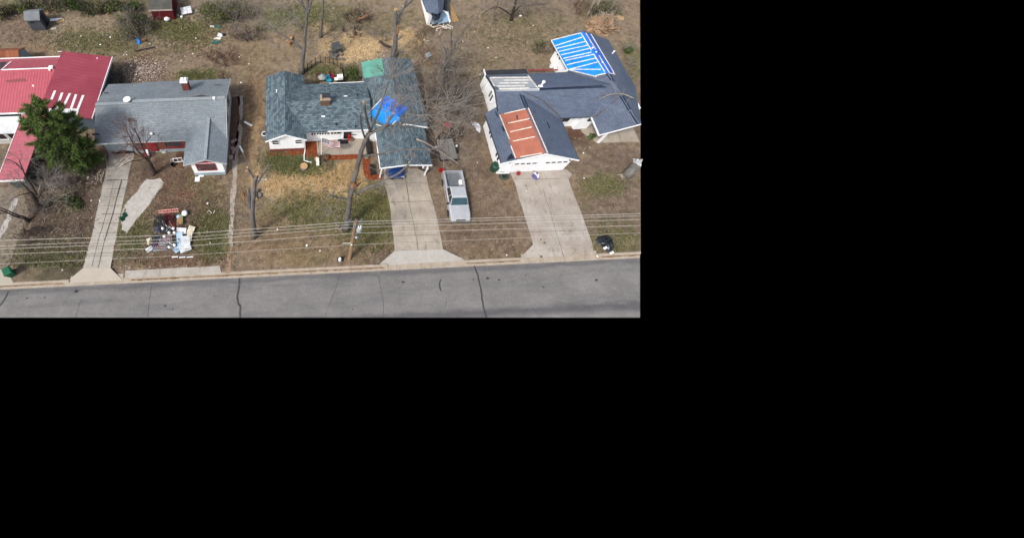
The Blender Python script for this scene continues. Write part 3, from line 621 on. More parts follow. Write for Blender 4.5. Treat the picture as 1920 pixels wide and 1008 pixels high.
part(fm,'fascia',M['fascia'],h3); fm=MB(); fm.box(6.70,6.77,20.35,24.6,2.3,2.44); part(fm,'fascia',M['fascia'],h3); fm=MB(); fm.prism([(12.04,24.6,2.44),(9,24.45,3.62),(9,24.45,3.8),(12.04,24.6,2.62)],(0,.05,0)); part(fm,'fascia',M['fascia'],h3); fm=MB(); fm.box(2.0,6.1,24.62,24.68,2.44,2.61); part(fm,'fascia',M['fascia'],h3); fm=MB(); fm.box(2.5,6.2,30.7,30.76,2.46,2.62); part(fm,'fascia',M['fascia'],h3)
for x,y in ((7.0,20.6),(11.5,20.65)):
    m=MB(); m.box(x-.06,x+.06,y-.06,y+.06,0,2.4); part(m,'carport_post',M['fascia'],h3)
for x in (-3.25,-.95): win_v(h3,x,24.19,1.35,.62,.72,0,-1,M['fascia'],M['glass'],bars=0,rows=1)
for (x,w,b) in ((.62,.5,1),(1.55,1.35,4),(2.65,.55,1),(3.2,.4,0)): win_v(h3,x,25.2,1.25,w,.8,0,-1,M['fascia'],M['blackglass'],bars=b,rows=1,f=.05)
m=MB(); m.box(3.6,4.55,25.14,25.2,.16,2.2); d=part(m,'door',M['fascia'],h3)
m=MB(); m.box(3.68,4.47,25.10,25.15,.35,2.1); part(m,'pane',M['blackglass'],d)
m=MB(); m.box(1.4,2.35,27.15,27.75,3.2,4.35); ch=part(m,'chimney',M['brickd'],h3)
m=MB(); m.box(1.35,2.4,27.1,27.8,4.351,4.46); cc=part(m,'chimney_cap',pm('tan mortar cap',C(190,168,146),C(170,150,130),4),ch)
m=MB(); m.obox((1.98,27.5,4.72),(.82,.52,.05)); [m.obox((1.98+a,27.5+b,4.58),(.05,.05,.26)) for a in (-.36,.36) for b in (-.2,.2)]; part(m,'flue_cover',M['dtrim'],ch)
part(drape([(677,117),(716,109),(721,140),(683,147)],z3,.03,8,6,.02,.03),'green_tarp',M['green'],h3)
bt=part(drape([(690,213),(724,179),(766,203),(727,238)],z3,.04,12,12,.02,.07),'blue_tarp',M['tarp2'],h3)
part(drape([(690,213),(711,192),(752,223),(727,238)],z3,.11,10,8,.02,.05),'blue_tarp',M['tarp'],h3)
for a,b in (((691,211),(716,185)),((706,233),(715,236)),((736,233),(743,226))): part(strip(a,b,z3,.08,.14,4),'batten',M['batten'],bt)
for q in ((519,173),(670,180),(666,239),(630,235)):
    p=on(*q,z3); m=MB(); m.lathe((p.x,p.y,p.z-.05),[(.06,0),(.06,.4),(.07,.41)],8); part(m,'vent_pipe',M['fascia'] if q[0]==519 else M['dtrim'],h3)
for q in ((606,218),(648,180)): part(drape([(q[0]-3.5,q[1]-.8),(q[0]+3.5,q[1]-1),(q[0]+3.5,q[1]+1),(q[0]-3.5,q[1]+1)],z3,.03,2,2),'shingle_scrap',M['fascia'],h3)
p=at(571,279,0); m=MB(); m.tube([(-.32,24.1,2.4),(-.34,24.12,.12),(-.45,23.6,.1),(-.48,22.9,.08),(-.1,22.75,.06),(.25,22.65,.05)],.05,8); part(m,'downspout',M['fascia'],h3)
m=MB(); p=at(493,247,0); m.lathe((-4.5,25.9,0),[(.26,0),(.26,.65),(.28,.68),(.25,.72)],14); ac=thing('air_conditioner','round white air conditioner beside the white wall of the teal roofed house','air conditioner',(-4.5,25.9,0))
m.build('housing',M['metal'],ac); m=MB(); m.lathe((-4.5,25.9,.73),[(.21,0),(.21,.03)],14); m.build('fan_grille',M['dtrim'],ac); m=MB(); m.tube([( -4.5+.26*math.cos(t),25.9+.26*math.sin(t),.75) for t in [k*.4 for k in range(17)]],.03,6); m.build('rim',M['fascia'],ac)

# ---------------- the blue grey house with the large blue tarp
h4=thing('house','white house with blue grey roof, striped blue tarp and orange underlayment','house',(26,27,0))
gl_=lambda y:18.15+.040*(26.1-y); grt=lambda y:25.65+.05*(25.2-y); gmid=lambda y:21.45+.085*(27.2-y)
wgr=lambda y:31.78-.1017*(y-22.9)
wle=lambda y:28.82-.015*(y-22.9) if y<27 else 28.3-.07*(y-31.3)
wre=lambda y:34.78-.055*(y-28.7)
def z4(x,y):
    v=-9
    if x<31.4 and x>19.2: v=max(v,2.6+.593*(y-25.1) if y<27.8 else 2.6+.5*(31.0-y))
    if y<27.6 and x<26.2:
        a,m_,b=gl_(y),gmid(y),grt(y); v=max(v,2.5+1.55*((x-a)/(m_-a) if x<m_ else (b-x)/(b-m_)))
    if x>27.8:
        a,m_,b=wle(y),wgr(y),wre(y); v=max(v,2.6+1.7*((x-a)/(m_-a) if x<m_ else (b-x)/(b-m_)))
    return max(v,2.4)
m=MB(); m.box(19.8,30,25.75,30.6,0,2.6); gable_wall(m,25.75,30.6,19.78,0,2.5,3.95,.05,1,27.9)
m.box(18.75,25.6,20.66,26.2,0,2.45); m.box(28.75,34.2,25.9,35.1,0,2.6)
m.prism([(28.75,35.08,0),(34.1,35.08,0),(34.1,35.08,2.5),(31,35.08,4.1),(28.75,35.08,2.5)],(0,.05,0)); m.box(28.2,29.6,25.3,26.0,0,2.55); part(m,'wall',M['white'],h4)
m=MB(); m.prism([(18.72,20.6,0),(25.62,20.6,0),(25.62,20.6,2.42),(22.05,20.6,3.9),(18.72,20.6,2.42)],(0,.07,0)); part(m,'gable_wall',M['white'],h4)
r=MB(); r.slab([(19.35,25.1,2.6),(30.9,25.1,2.6),(30.9,27.8,4.2),(19.0,27.8,4.2)]); r.slab([(19.4,31.0,2.6),(30.9,31.0,2.6),(30.9,27.8,4.2),(19.0,27.8,4.2)]); roof4=part(r,'roof',M['sh4'],h4)
r=MB(); ys=[20.25,22.6,24.9,27.25]
for a,b in zip(ys[:-1],ys[1:]):
    if b<27: r.slab([(gl_(a),a,2.5),(gmid(a),a,4.05),(gmid(b),b,4.05),(gl_(b),b,2.5)])
    else: r.slab([(gl_(a),a,2.5),(gmid(a),a,4.05),(gmid(b),b,4.05),(gl_(26.1),26.1,2.5)])
    r.slab([(grt(a),a,2.5),(gmid(a),a,4.05),(gmid(b),b,4.05),(grt(b) if b<27 else grt(25.2),b if b<27 else 25.2,2.5)])
part(r,'garage_roof',M['sh4b'],h4)
r=MB()
r.slab([(28.82,22.9,2.6),(wgr(22.9),22.9,4.3),(wgr(28),28,4.3),(28.78,25.3,2.6)])
r.slab([(wle(31.2),31.2,2.6),(wgr(27.2),27.2,4.3),(wgr(35.4),35.4,4.3),(wle(35.4),35.4,2.6)])
r.slab([(wgr(22.9),22.9,4.3),(32.0,22.85,4.18),(wre(28.7),28.7,2.6),(wre(35.4),35.4,2.6),(wgr(35.4),35.4,4.3)])
wing=part(r,'wing_roof',M['sh4b'],h4)
m=MB(); m.slab([(19.5,30.95,2.42),(24.1,30.95,2.42),(24.2,32.0,2.2),(19.5,32.0,2.2)],.1); part(m,'lean_to_roof',M['felt'] if False else pm('black rolled roofing',C(52,54,58),C(66,68,74),1.5),h4)
m=MB(); m.box(19.7,24.0,30.62,31.8,0,2.1); part(m,'lean_to_wall',M['white'],h4)
m=MB(); m.box(19.44,19.5,30.95,32.05,2.18,2.42); m.prism([(18.36,20.2,2.3),(22.05,20.18,3.86),(22.05,20.18,4.06),(18.36,20.2,2.5)],(0,.05,0)); m.prism([(25.94,20.2,2.3),(22.05,20.18,3.86),(22.05,20.18,4.06),(25.94,20.2,2.5)],(0,.05,0))
m.prism([(28.8,22.86,2.42),(31.9,22.84,4.14),(31.9,22.84,4.3),(28.8,22.86,2.6)],(0,.05,0)); m.box(28.74,28.81,22.9,25.1,2.44,2.61); part(m,'fascia',M['fascia'],h4)
m=MB(); m.prism([(18.98,27.8,4.02),(19.36,31.0,2.42),(19.36,31.0,2.62),(18.98,27.8,4.22)],(.04,0,0)); m.prism([(18.98,27.8,4.02),(19.33,25.1,2.42),(19.33,25.1,2.62),(18.98,27.8,4.22)],(.04,0,0))
part(m,'rake_edge',M['dtrim'],h4); m=MB(); m.tube([(25.7,25.1,2.52),(28.8,25.1,2.52)],.05,6); part(m,'drip_edge',M['dtrim'],h4)
m=MB(); m.tube([(gl_(20.3)-.03,20.3,2.42),(gl_(26)-.03,26,2.42)],.05,6); part(m,'drip_edge',M['dtrim'],h4)
m=MB(); m.tube([(grt(20.3)+.03,20.3,2.42),(grt(25)+.03,25,2.42)],.05,6); part(m,'drip_edge',M['dtrim'],h4)
for a,b,rt in (((975,177),(985.6,202),0),((980.5,178),(990.6,201.5),0),((1012,168),(1136,163),0),((1012,166),(1130,160.5),0),((1163,180),(1179,207),0),((1181,209),(1196,232),0),((1168,180),(1183,205),0),((1138,139),(1146,150.5),0),((1145,140),(1151,152),0),((1026,229),(1031,240),0),((929,209),(934,220),0),((1003,210),(1003,210.5),0)):
    part(strip(a,b,z4,.10,.05,5),'ridge_vent',M['cap4'],h4)
part(drape([(919,145.5),(992,145),(1011,168.5),(931,169.5)],z4,.03,10,8),'grey_underlayment',M['greyund'],h4)
part(drape([(932,170.2),(1011,169.2),(1011,170.4),(932,171.4)],z4,.04,10,2),'grey_underlayment',M['greyund'],h4)
for a,b in (((919,145.5),(992,145)),((990,141),(1011,168)),((919,146),(931,169)),((945,150.5),(996,150.2)),((936,156),(990,155.5)),((932,161.5),(984,161)),((936,167),(992,165))): part(strip(a,b,z4,.12,.07,5),'batten',M['batten'],h4)
part(drape([(937,214),(990,203.5),(1027,287),(967,297)],z4,.03,10,10),'orange_underlayment',M['orange'],h4)
for a,b in (((946,213),(985,204)),((937,215),(955,260)),((958,273),(967,296)),((990.5,202),(1027,286)),((952,231),(993,222.5)),((957,247),(997,238)),((962,264.5),(1003,256)),((976,294),(1016,287))): part(strip(a,b,z4,.08,.07,8),'batten',M['batten'],h4)
for q in ([(968,216),(970.4,216),(971,224),(968.8,224)],[(950,230),(955,229.6),(955,231.6),(950,232)],[(990,223),(994,223),(994,225),(991,225)],[(953,294),(959,287),(965,297),(950,301)],[(941,236),(944,236),(947,246),(944,247)]): part(drape(q,z4,.045,3,3),'torn_patch',M['cap4'] if q[0][0]!=953 else pm('bare black felt',C(28,34,48),C(40,46,60),4),h4)
bt=part(drape([(1034,75.5),(1092,61),(1136,137),(1064,130)],z4,.04,14,12,.02,.02),'blue_tarp',M['tarp'],h4)
part(drape([(1064,130),(1100,133.4),(1136,137),(1113,142)],z4,.05,10,5,.02,.02),'blue_tarp',M['tarp'],h4)
part(drape([(1092,61),(1108,64),(1152,138),(1136,137)],z4,.05,8,12,.02,.02),'blue_tarp',M['tarp2'],h4)
for a,b in (((1034,75.5),(1090,61.5)),((1041,86),(1091,70)),((1044,91),(1097,78)),((1048,96.5),(1101,85)),((1052,103),(1105,91)),((1056,109.5),(1109,98)),((1060,113.5),(1113,102)),((1063,121.5),(1117,109)),((1068,130),(1120,116.5)),((1070,130),(1127,130)),((1034,76),(1063,129)),((1064,130),(1119,144)),((1116,142),(1136,137.5)),((1090,63),(1109,94)),((1113,101),(1134,134)),((1098,62),(1117,93)),((1123,104),(1143,137)),((1108,64),(1152,138)),((1143,137),(1154,139))): part(strip(a,b,z4,.10,.08,8),'batten',M['batten'],bt)
for q in ((1111,89.5),(1118,97.5),(1130,116.5)): part(drape([(q[0]-1.6,q[1]-1),(q[0]+1.2,q[1]-1.4),(q[0]+1.8,q[1]+1),(q[0]-1,q[1]+1.4)],z4,.09,2,2),'tarp_weight',M['fascia'],bt)
part(drape([(1060,133),(1064,129),(1066,131),(1063,134)],z4,.1,2,2),'tarp_weight',M['fascia'],bt)
m=MB(); p=on(1016,159,z4); m.lathe((p.x,p.y,p.z-.1),[(.1,0),(.1,.45),(.16,.5),(.16,.62),(.03,.68)],12); part(m,'roof_vent',M['fascia'],h4); p=on(1013,162.5,z4); m=MB(); m.obox((p.x,p.y,p.z+.06),(.4,.25,.1)); part(m,'roof_vent',M['fascia'],h4)
m=MB(); p=on(1148,101,z4); m.lathe((p.x,p.y,p.z-.1),[(.07,0),(.07,.5),(.09,.52)],10); part(m,'vent_pipe',M['fascia'],h4)
for (y0,y1) in ((29.2,29.2),(28.65,28.65)): win_v(h4,19.75,y0,1.1,.3,1.1,-1,0,M['fascia'],M['blackglass'],bars=0)
for y0 in (24.6,24.1,21.9,21.4): win_v(h4,18.74,y0,1.0,.32,1.1,-1,0,M['fascia'],M['blackglass'],bars=0)
for y0 in (34.4,33.8): win_v(h4,28.74,y0,1.5,.32,.7,-1,0,M['fascia'],M['blackglass'],bars=0)
win_v(h4,26.5,25.74,.9,1.7,1.4,0,-1,M['fascia'],M['glass'],bars=1)
for x0 in (19.7,22.75):
    m=MB(); m.box(x0,x0+2.75,20.54,20.6,.02,2.05); gd=part(m,'garage_door',M['fascia'],h4)
    for k in range(4): m=MB(); m.box(x0+.35+k*.58,x0+.72+k*.58,20.5,20.545,1.62,1.78); part(m,'pane',M['blackglass'],gd)
for x0 in (19.4,25.3): m=MB(); m.lathe((x0,20.5,2.0),[(.05,0),(.09,.04),(.09,.2),(.02,.24)],10); part(m,'wall_lamp',M['dtrim'],h4)
m=MB(); m.box(28.9,29.5,25.2,25.32,1.6,2.0); part(m,'wall_lamp',M['dtrim'],h4)
M['debris']=pm('leaf debris in the valley',C(112,100,90),C(86,80,78),3,20,speck=.5)
for a,b,w,n in (((980,170),(1018,188),.07,9),((1018,188),(1051,219),.11,10),((1160,182),(1144,198),.12,6),((1144,198),(1121,217),.26,12),((1121,217),(1108,219),.10,5)):
    for k in range(n):
        t0,t1=(k+R.uniform(-.2,.2))/n,(k+1+R.uniform(-.1,.4))/n; f_=lambda t:(a[0]+(b[0]-a[0])*t+R.uniform(-.7,.7),a[1]+(b[1]-a[1])*t+R.uniform(-.7,.7))
        part(strip(f_(t0),f_(t1),z4,w*R.uniform(.4,1.3),.045,2),'leaf_debris',M['debris'],h4)
# porch of the wing
sl=MB(); A=at(1121,266,.1); sl.prism([(A.x-.05,23.5,0),(34.6,23.4,0),(34.6,25.9,0),(29.0,25.9,0),(29.0,24.9,0)],(0,0,.12)); part(sl,'porch_floor',M['conc_b'],h4)
m=MB(); m.box(30.12,30.32,23.42,23.6,.12,2.5); part(m,'porch_post',M['fascia'],h4)
m=MB(); m.box(34.35,34.5,28.3,28.45,0,2.5); part(m,'porch_post',M['fascia'],h4)

# ---------------- the red metal roofed house
M['red1']=ribbed('faded red ribbed metal roof',C(194,88,101),C(178,74,88),'X',.30,.42,C(112,72,70),.34)
M['red2']=ribbed('red metal roof across',C(190,86,102),C(164,62,78),'Y',.42,.5,C(176,92,104),.12)
h1=thing('house','long house with faded red metal roofs and white skylight strips','house',(-27,31,0))
m=MB(); m.box(-38,-26.3,28.9,35.5,0,2.55); m.box(-26.1,-21.8,27.9,35.2,0,2.5); m.prism([(-26.1,35.2,2.5),(-21.8,35.2,2.5),(-26.1,35.2,3.9)],(0,.04,0)); part(m,'wall',pm('blue grey siding',C(108,124,138),C(88,102,116),2,speck=.12),h1)
r=MB(); r.slab([(-38,28.5,2.6),(-26.2,28.5,2.6),(-26.2,33.2,3.8),(-38,33.2,3.8)]); r.slab([(-38,35.9,2.6),(-26.2,35.9,2.6),(-26.2,33.2,3.8),(-38,33.2,3.8)]); part(r,'roof',M['red1'],h1)
A,B,D,E_=at(116,96,4.2),at(210,107,2.6),at(172,222,2.6),at(70,214,4.2)
r=MB(); r.slab([A,B,D,E_],.16); part(r,'roof',M['red2'],h1)
z1=lambda x,y: 2.6+1.6*max(0,min(1.05,((-21.3+.05*(y-31.5))-x)/4.7))
m=MB(); d=(D-B).normalized(); m.prism([B+Vector((0,0,.03)),D+Vector((0,0,.03)),D+Vector((0,0,-.2)),B+Vector((0,0,-.2))],(.07,0,0)); m.tube([(-38,35.95,2.62),(-26.4,35.95,2.62)],.06,6); m.box(-38,-28.4,28.42,28.5,2.45,2.63); m.tube([(-31.6,33.2,3.84),(-26.6,33.2,3.84)],.06,6); part(m,'fascia',M['fascia'],h1)
zz=lambda x,y: A.z+(D.z-A.z)*0+0 
def plane_z(P0,P1,P2):
    n=(P1-P0).cross(P2-P0); return lambda x,y:P0.z-(n.x*(x-P0.x)+n.y*(y-P0.y))/n.z
zp=plane_z(A,B,D)
for a,b in (((103,170),(90,203)),((116.5,174),(105,206)),((131,175),(116,206)),((142.5,177),(132,207)),((156,178.5),(144,209))):
    s=part(drape([(a[0]-2.3,a[1]),(a[0]+2.3,a[1]),(b[0]+2.3,b[1]),(b[0]-2.3,b[1])],zp,.03,2,10),'skylight_strip',M['fascia'],h1)
part(drape([(83,204),(148,204),(144,220),(112,221)],zp,.045,8,4),'white_patch',M['fascia'],h1)
r=MB(); r.slab([(-29.25,20.85,2.4),(-26.75,20.75,2.55),(-26.45,28.6,2.55),(-29.0,28.6,2.4)]); part(r,'wing_roof',ribbed('faded pink red metal roof',C(204,110,122),C(190,96,110),'Y',.42,.5,None,.14),h1)
m=MB(); m.prism([(-29.3,20.8,2.2),(-29.05,28.4,2.2),(-29.05,28.4,2.44),(-29.3,20.8,2.44)],(.05,0,0)); m.prism([(-29.3,20.75,2.2),(-26.7,20.66,2.3),(-26.7,20.66,2.57),(-29.3,20.75,2.44)],(0,.06,0)); part(m,'fascia',M['fascia'],h1)
m=MB(); m.box(-29.0,-26.9,21.2,28.6,0,2.3); part(m,'wing_wall',pm('dark green grey siding',C(92,98,94),C(72,78,76),2),h1)
r=MB(); r.slab([(-38,28.3,2.4),(-29.1,28.2,2.4),(-29.3,26.3,2.15),(-38,26.4,2.15)],.08); part(r,'awning',pm('white sheet metal awning',C(226,228,230),C(206,208,210),1,rough=.5,speck=.06),h1)
m=MB(); m.box(-38,-29.3,26.5,26.6,0,2.1); part(m,'front_wall',M['cream'],h1)
for x in (-30.0,-31.1,-32.4): win_v(h1,x,26.5,.9,.8,1.0,0,-1,M['fascia'],M['blackglass'],bars=0)
for q,s in (((97,128),(.42,.3,.25)),((94,131),(.2,.3,.12))): pxbox(h1,'roof_turbine',*q,lambda x,y:3.8,s,M['fascia'])
part(drape([(0,117),(12,116),(4,127),(0,129)],lambda x,y:2.6+(35.9-y)*.444,.03,4,3),'dark_roof_patch',M['dtrim'],h1)
part(strip((21,115),(2,131),lambda x,y:2.6+(35.9-y)*.444,.12,.06,4),'rake_trim',M['fascia'],h1)
for q in ([(60,160),(62,159),(64,162),(62,163)],[(181,108),(183,108),(183,110.5),(181.5,110.5)]): part(drape(q,lambda x,y:3.3 if q[0][0]<100 else zp(x,y),.05,2,2),'roof_vent',M['fascia'],h1)
for q in ([(8,151),(30,149),(48,146),(50,151),(30,154),(12,155)][:4],): part(drape([(10,151),(46,147),(50,152),(12,155)],lambda x,y:2.6+(y-28.5)*.2553,.02,6,3),'rust_stain',pm('bare rusted metal',C(128,88,84),C(168,84,92),5,30,speck=.4),h1)

# ================================================================ TREES AND SHRUBS
def bark(name,c1,c2): return pm(name,c1,c2,2.5,14,speck=.35,bst=.6,stretch=(1,1,.35))
M['bark']=bark('grey bark',C(132,127,122),C(100,96,92)); M['bark_d']=bark('dark bark',C(84,74,68),C(62,54,50)); M['bark_l']=bark('pale weathered limb',C(186,172,154),C(156,142,126))
M['twig']=pm('grey twigs',C(158,150,142),C(126,118,110),3,bst=0); M['twig_r']=pm('reddish twigs',C(124,94,84),C(100,76,70),3,bst=0); M['twig_d']=pm('dark twigs',C(84,74,68),C(64,56,52),3,bst=0)
M['cut']=pm('fresh cut wood',C(208,174,128),C(184,146,104),4,20,speck=.2); M['split']=pm('splintered orange wood',C(182,134,92),C(150,104,70),5,20,speck=.35)
M['leaf']=attrmat('leaf clumps'); 
def grow(mb,p,d,L,r,depth,rnd,kids=4,spread=.8,lift=.25,n=3,taper=.45):
    P=[Vector(p)]; d=Vector(d).normalized(); k=3 if depth<2 else 4
    for i in range(k):
        d=(d+Vector((rnd.uniform(-1,1),rnd.uniform(-1,1),rnd.uniform(-.7,.9)))*.16+Vector((0,0,lift*.12))).normalized()
        P.append(P[-1]+d*L/k)
    mb.tube(P,[r*(1-(1-taper)*i/k) for i in range(k+1)],n+(1 if depth>1 else 0),cap=False)
    if depth<=0: return
    for c in range(kids):
        t=rnd.uniform(.3,1.0); i=min(int(t*k),k-1); q=P[i].lerp(P[i+1],t*k-i)
        a=(P[i+1]-P[i]).normalized(); s=Vector((rnd.gauss(0,1),rnd.gauss(0,1),rnd.gauss(0,.8)+lift)); s=(s-a*s.dot(a)).normalized()
        grow(mb,q,a+s*spread*rnd.uniform(.7,1.3),L*rnd.uniform(.45,.72),r*rnd.uniform(.42,.6),depth-1,rnd,kids,spread,lift,n,taper)
def limbpts(pts,v,dv=0.0):
    n=len(pts); return [atv(x,y,v+dv*i/max(1,n-1)) for i,(x,y) in enumerate(pts)]
def smooth_path(P,rr,rnd,sub=3,j=.05):
    Q=[];S=[]
    for i in range(len(P)-1):
        a=P[max(i-1,0)];b=P[i];c=P[i+1];d=P[min(i+2,len(P)-1)]
        for k in range(sub):
            t=k/sub; q=.5*((2*b)+(c-a)*t+(2*a-5*b+4*c-d)*t*t+(-a+3*b-3*c+d)*t**3)
            if i or k: q=q+Vector((rnd.uniform(-j,j),rnd.uniform(-j,j),rnd.uniform(-j,j)))*rr[i]*3
            Q.append(q); S.append((rr[i]*(1-t)+rr[i+1]*t)*rnd.uniform(.94,1.06))
    Q.append(P[-1]); S.append(rr[-1]); return Q,S
def tree(label,v,trunk,rr,limbs=(),twigs=(),cuts=(),bk='bark',tw='twig',name='bare_tree',group=None,seed=1,cat='tree'):
    """trunk/limbs: pixel polylines in the upright plane y=v; limbs: (pixels, r0, r1, dv, twig count, twig length)"""
    rnd=random.Random(seed); v=at(*trunk[0]).y; P=limbpts(trunk,v); P[0].z=min(P[0].z,0.0)-.05
    root=thing(name,label,cat,(P[0].x,P[0].y,0),group=group)
    Q,S=smooth_path(P,rr,rnd); S[0]*=1.3; mb=MB(); mb.tube(Q,S,9); mb.build('trunk',M[bk],root,smooth=True)
    tm=MB(); any_t=False
    for L in limbs:
        pts,r0,r1,dv,nt,tl=L; LP=limbpts(pts,v,dv); q=[r0+(r1-r0)*i/(len(LP)-1) for i in range(len(LP))]
        Q2,S2=smooth_path(LP,q,rnd,3,.06); mb=MB(); mb.tube(Q2,S2,7); mb.build('limb',M[bk],root,smooth=True)
        for k in range(nt):
            i=rnd.randrange(len(Q2)//3,len(Q2)-1); a=(Q2[i+1]-Q2[i]).normalized(); s=Vector((rnd.gauss(0,1),rnd.gauss(0,1),rnd.gauss(.2,.6)))
            grow(tm,Q2[i],a*.8+s*.7,tl*rnd.uniform(.6,1.2),max(.02,S2[i]*.35),2,rnd,4,.8); any_t=True
        if nt: grow(tm,Q2[-1],Q2[-1]-Q2[-2],tl,max(.02,S2[-1]*.8),2,rnd,4,.7)
    for (px,py,n,L,r) in twigs:
        for k in range(n):
            grow(tm,atv(px,py,v),(rnd.gauss(0,1),rnd.gauss(0,1),rnd.gauss(.6,.5)),L*rnd.uniform(.6,1.3),r,2,rnd,4,.85); any_t=True
    if any_t: tm.build('twigs',M[tw],root)
    for (px,py,r,ddx,ddz) in cuts:
        c=atv(px,py,v); m=MB(); d=Vector((ddx,-.25,ddz)).normalized(); m.tube([c-d*.1,c+d*.05],[r,r*.96],9); m.build('cut_end',M['cut'],root)
    return root
# tall trees behind the teal house
tree('tall bare tree behind the left wing of the teal roof, with a cut side limb',34.7,[(566,137),(569,105),(572,70),(575,35),(577,5),(578,-25)],[.27,.21,.17,.15,.13,.11],
 [([(570,97),(557,84),(545,74),(530,66),(517,58)],.15,.05,.2,4,2.0),([(576,32),(569,10),(562,-10)],.13,.06,.5,3,1.6),([(577,28),(582,10),(590,-12)],.12,.06,-.5,3,1.6),([(572,60),(545,28),(520,10)],.05,.03,.8,3,2.4)],
 [(512,52,12,2.4,.022),(530,45,8,1.8,.02),(548,20,8,2.0,.02),(576,0,8,2.0,.02),(520,12,6,2.0,.02)],[(546,71,.13,-.3,.6),(537,77,.11,-.6,.3)],seed=3)
tree('thin straight dead tree beside the tall tree with the cut limb',40.0,[(602,70),(604,40),(606,10),(607,-10)],[.16,.13,.10,.08],[([(605,25),(620,14),(630,8)],.05,.02,.3,2,1.2)],seed=4,tw='twig')
r=tree('tall broken tree behind the green tarp, snapped open at the top',36.5,[(737,108),(741,80),(743,55),(742,35),(741,20)],[.33,.26,.22,.19,.16],
 [([(744,42),(750,25),(760,12),(772,0),(785,-14)],.17,.14,.3,2,1.2),([(745,50),(752,30),(758,14),(762,0)],.11,.05,-.4,3,1.5),([(743,76),(749,72),(754,69)],.13,.10,-.5,0,1)],[],[(742,18,.2,.1,1),(754,69,.1,1,.2)],bk='bark',seed=5)
m=MB(); m.tube([atv(746,62,36.0),atv(746.5,48,36.0)],[.14,.10],6); m.build('split_wood',M['split'],r)
# bare tree and thickets between the lots
tree('leaning many stemmed bare tree between the teal roof and the blue grey roof',32.3,[(825,157),(828,145),(831,133)],[.32,.26,.22],
 [([(830,138),(838,115),(850,88),(866,62),(888,34)],.17,.05,.8,6,2.0),([(829,135),(835,118),(836,100),(829,82)],.13,.05,.4,5,1.6),([(829,142),(843,128),(852,128)],.08,.04,-.4,3,1.4),([(832,130),(845,100),(846,70),(846,58)],.09,.04,-.6,5,1.6),([(826,150),(836,150),(850,138)],.08,.03,-.6,4,1.6)],[(828,160,8,2.0,.05),(845,110,8,1.6,.03),(835,130,8,1.6,.03)],tw='twig',seed=6)
tree('dark tangled bare tree close to the right edge of the teal roof',28.5,[(846,206),(843,190),(840,176)],[.22,.17,.12],
 [([(843,192),(832,178),(826,162)],.09,.03,.4,6,1.7),([(842,185),(850,170),(852,155)],.08,.03,-.4,6,1.7),([(845,200),(860,195),(875,190)],.07,.03,-.6,6,1.6),([(845,200),(832,200),(818,206)],.06,.03,.6,5,1.5)],[(840,180,16,1.8,.03),(838,205,14,1.6,.03),(860,205,14,1.6,.03),(822,185,10,1.5,.025),(872,200,10,1.5,.025)],bk='bark_d',tw='twig_d',seed=7)
# trees in the front yards
r=tree('huge broken tree before the teal roofed house, its forked limbs reaching over roof and carport',15.5,[(649,428),(653,395),(657,368),(663,345)],[.34,.26,.22,.21],
 [([(662,348),(669,318),(676,290),(684,266),(690,252)],0.174,0.143,.0,0,1),([(690,253),(700,232),(712,205),(718,183),(724,165)],0.093,0.043,1.5,4,1.4),([(724,168),(728,152),(738,135),(745,118)],0.043,0.019,.5,6,1.4),
  ([(694,246),(690,232),(685,212),(683,193)],0.087,0.068,-.5,0,1),([(684,258),(679,243),(676,226),(676,211)],0.062,0.050,-1.0,0,1),
  ([(690,254),(703,246),(716,241),(727,236),(738,236)],0.105,0.074,.6,2,1.3),([(718,240),(729,226),(737,213)],0.093,0.068,.5,6,1.3),([(738,236),(760,231),(785,228),(803,228),(830,216),(850,202)],0.056,0.025,1.5,14,1.8),([(770,230),(790,220),(815,214),(838,202),(856,186)],0.050,0.019,.3,12,1.8),
  ([(672,296),(690,291),(715,289),(740,283),(770,280),(803,280)],0.068,0.043,.8,6,1.3),([(803,280),(818,279),(830,270),(842,252),(858,236)],0.056,0.025,.4,10,1.4),([(803,281),(825,293),(845,301),(872,318)],0.056,0.031,.6,6,1.2),
  ([(669,363),(688,352),(708,345),(728,335),(750,323),(768,306)],0.105,0.074,-.5,4,1.0),([(668,364),(695,354),(720,345),(735,338),(760,328)],0.043,0.019,-.9,6,1.2),([(656,372),(645,372),(630,370),(619,364)],0.062,0.050,-.4,2,.8),([(647,397),(640,393),(618,400)],0.037,0.012,-.6,8,1.2)],
 [(800,215,9,1.9,.02),(748,160,4,1.5,.016),(762,222,2,1.2,.014),(738,145,5,1.5,.016),(780,190,7,1.8,.018),(830,205,8,1.7,.02)],[(682,192,0.085,-.2,1),(676,211,0.058,-.2,1),(738,212,0.058,.4,.8),(769,304,0.078,.7,.7)],seed=8)
m=MB(); rr_=random.Random(2)
for k in range(16):
    a=atv(664+rr_.uniform(-5,5),346+rr_.uniform(-5,6),15.4+rr_.uniform(-.3,.2)); m.tube([a,a+Vector((rr_.uniform(-.5,.5),rr_.uniform(-.4,.2),rr_.uniform(.2,.9)))],[.10,.02],4)
m.build('split_wood',M['split'],r)
m=MB()
for k in range(9):
    a=at(634+rr_.uniform(-6,6),428+rr_.uniform(-9,8),.05); m.tube([a,a+Vector((rr_.uniform(-.3,.3),rr_.uniform(-.3,.3),rr_.uniform(.1,.6)))],[.07,.02],4)
tag(m.build('splintered_wood',M['bark_l']),'small heap of pale splinters at the foot of the huge broken tree','wood')
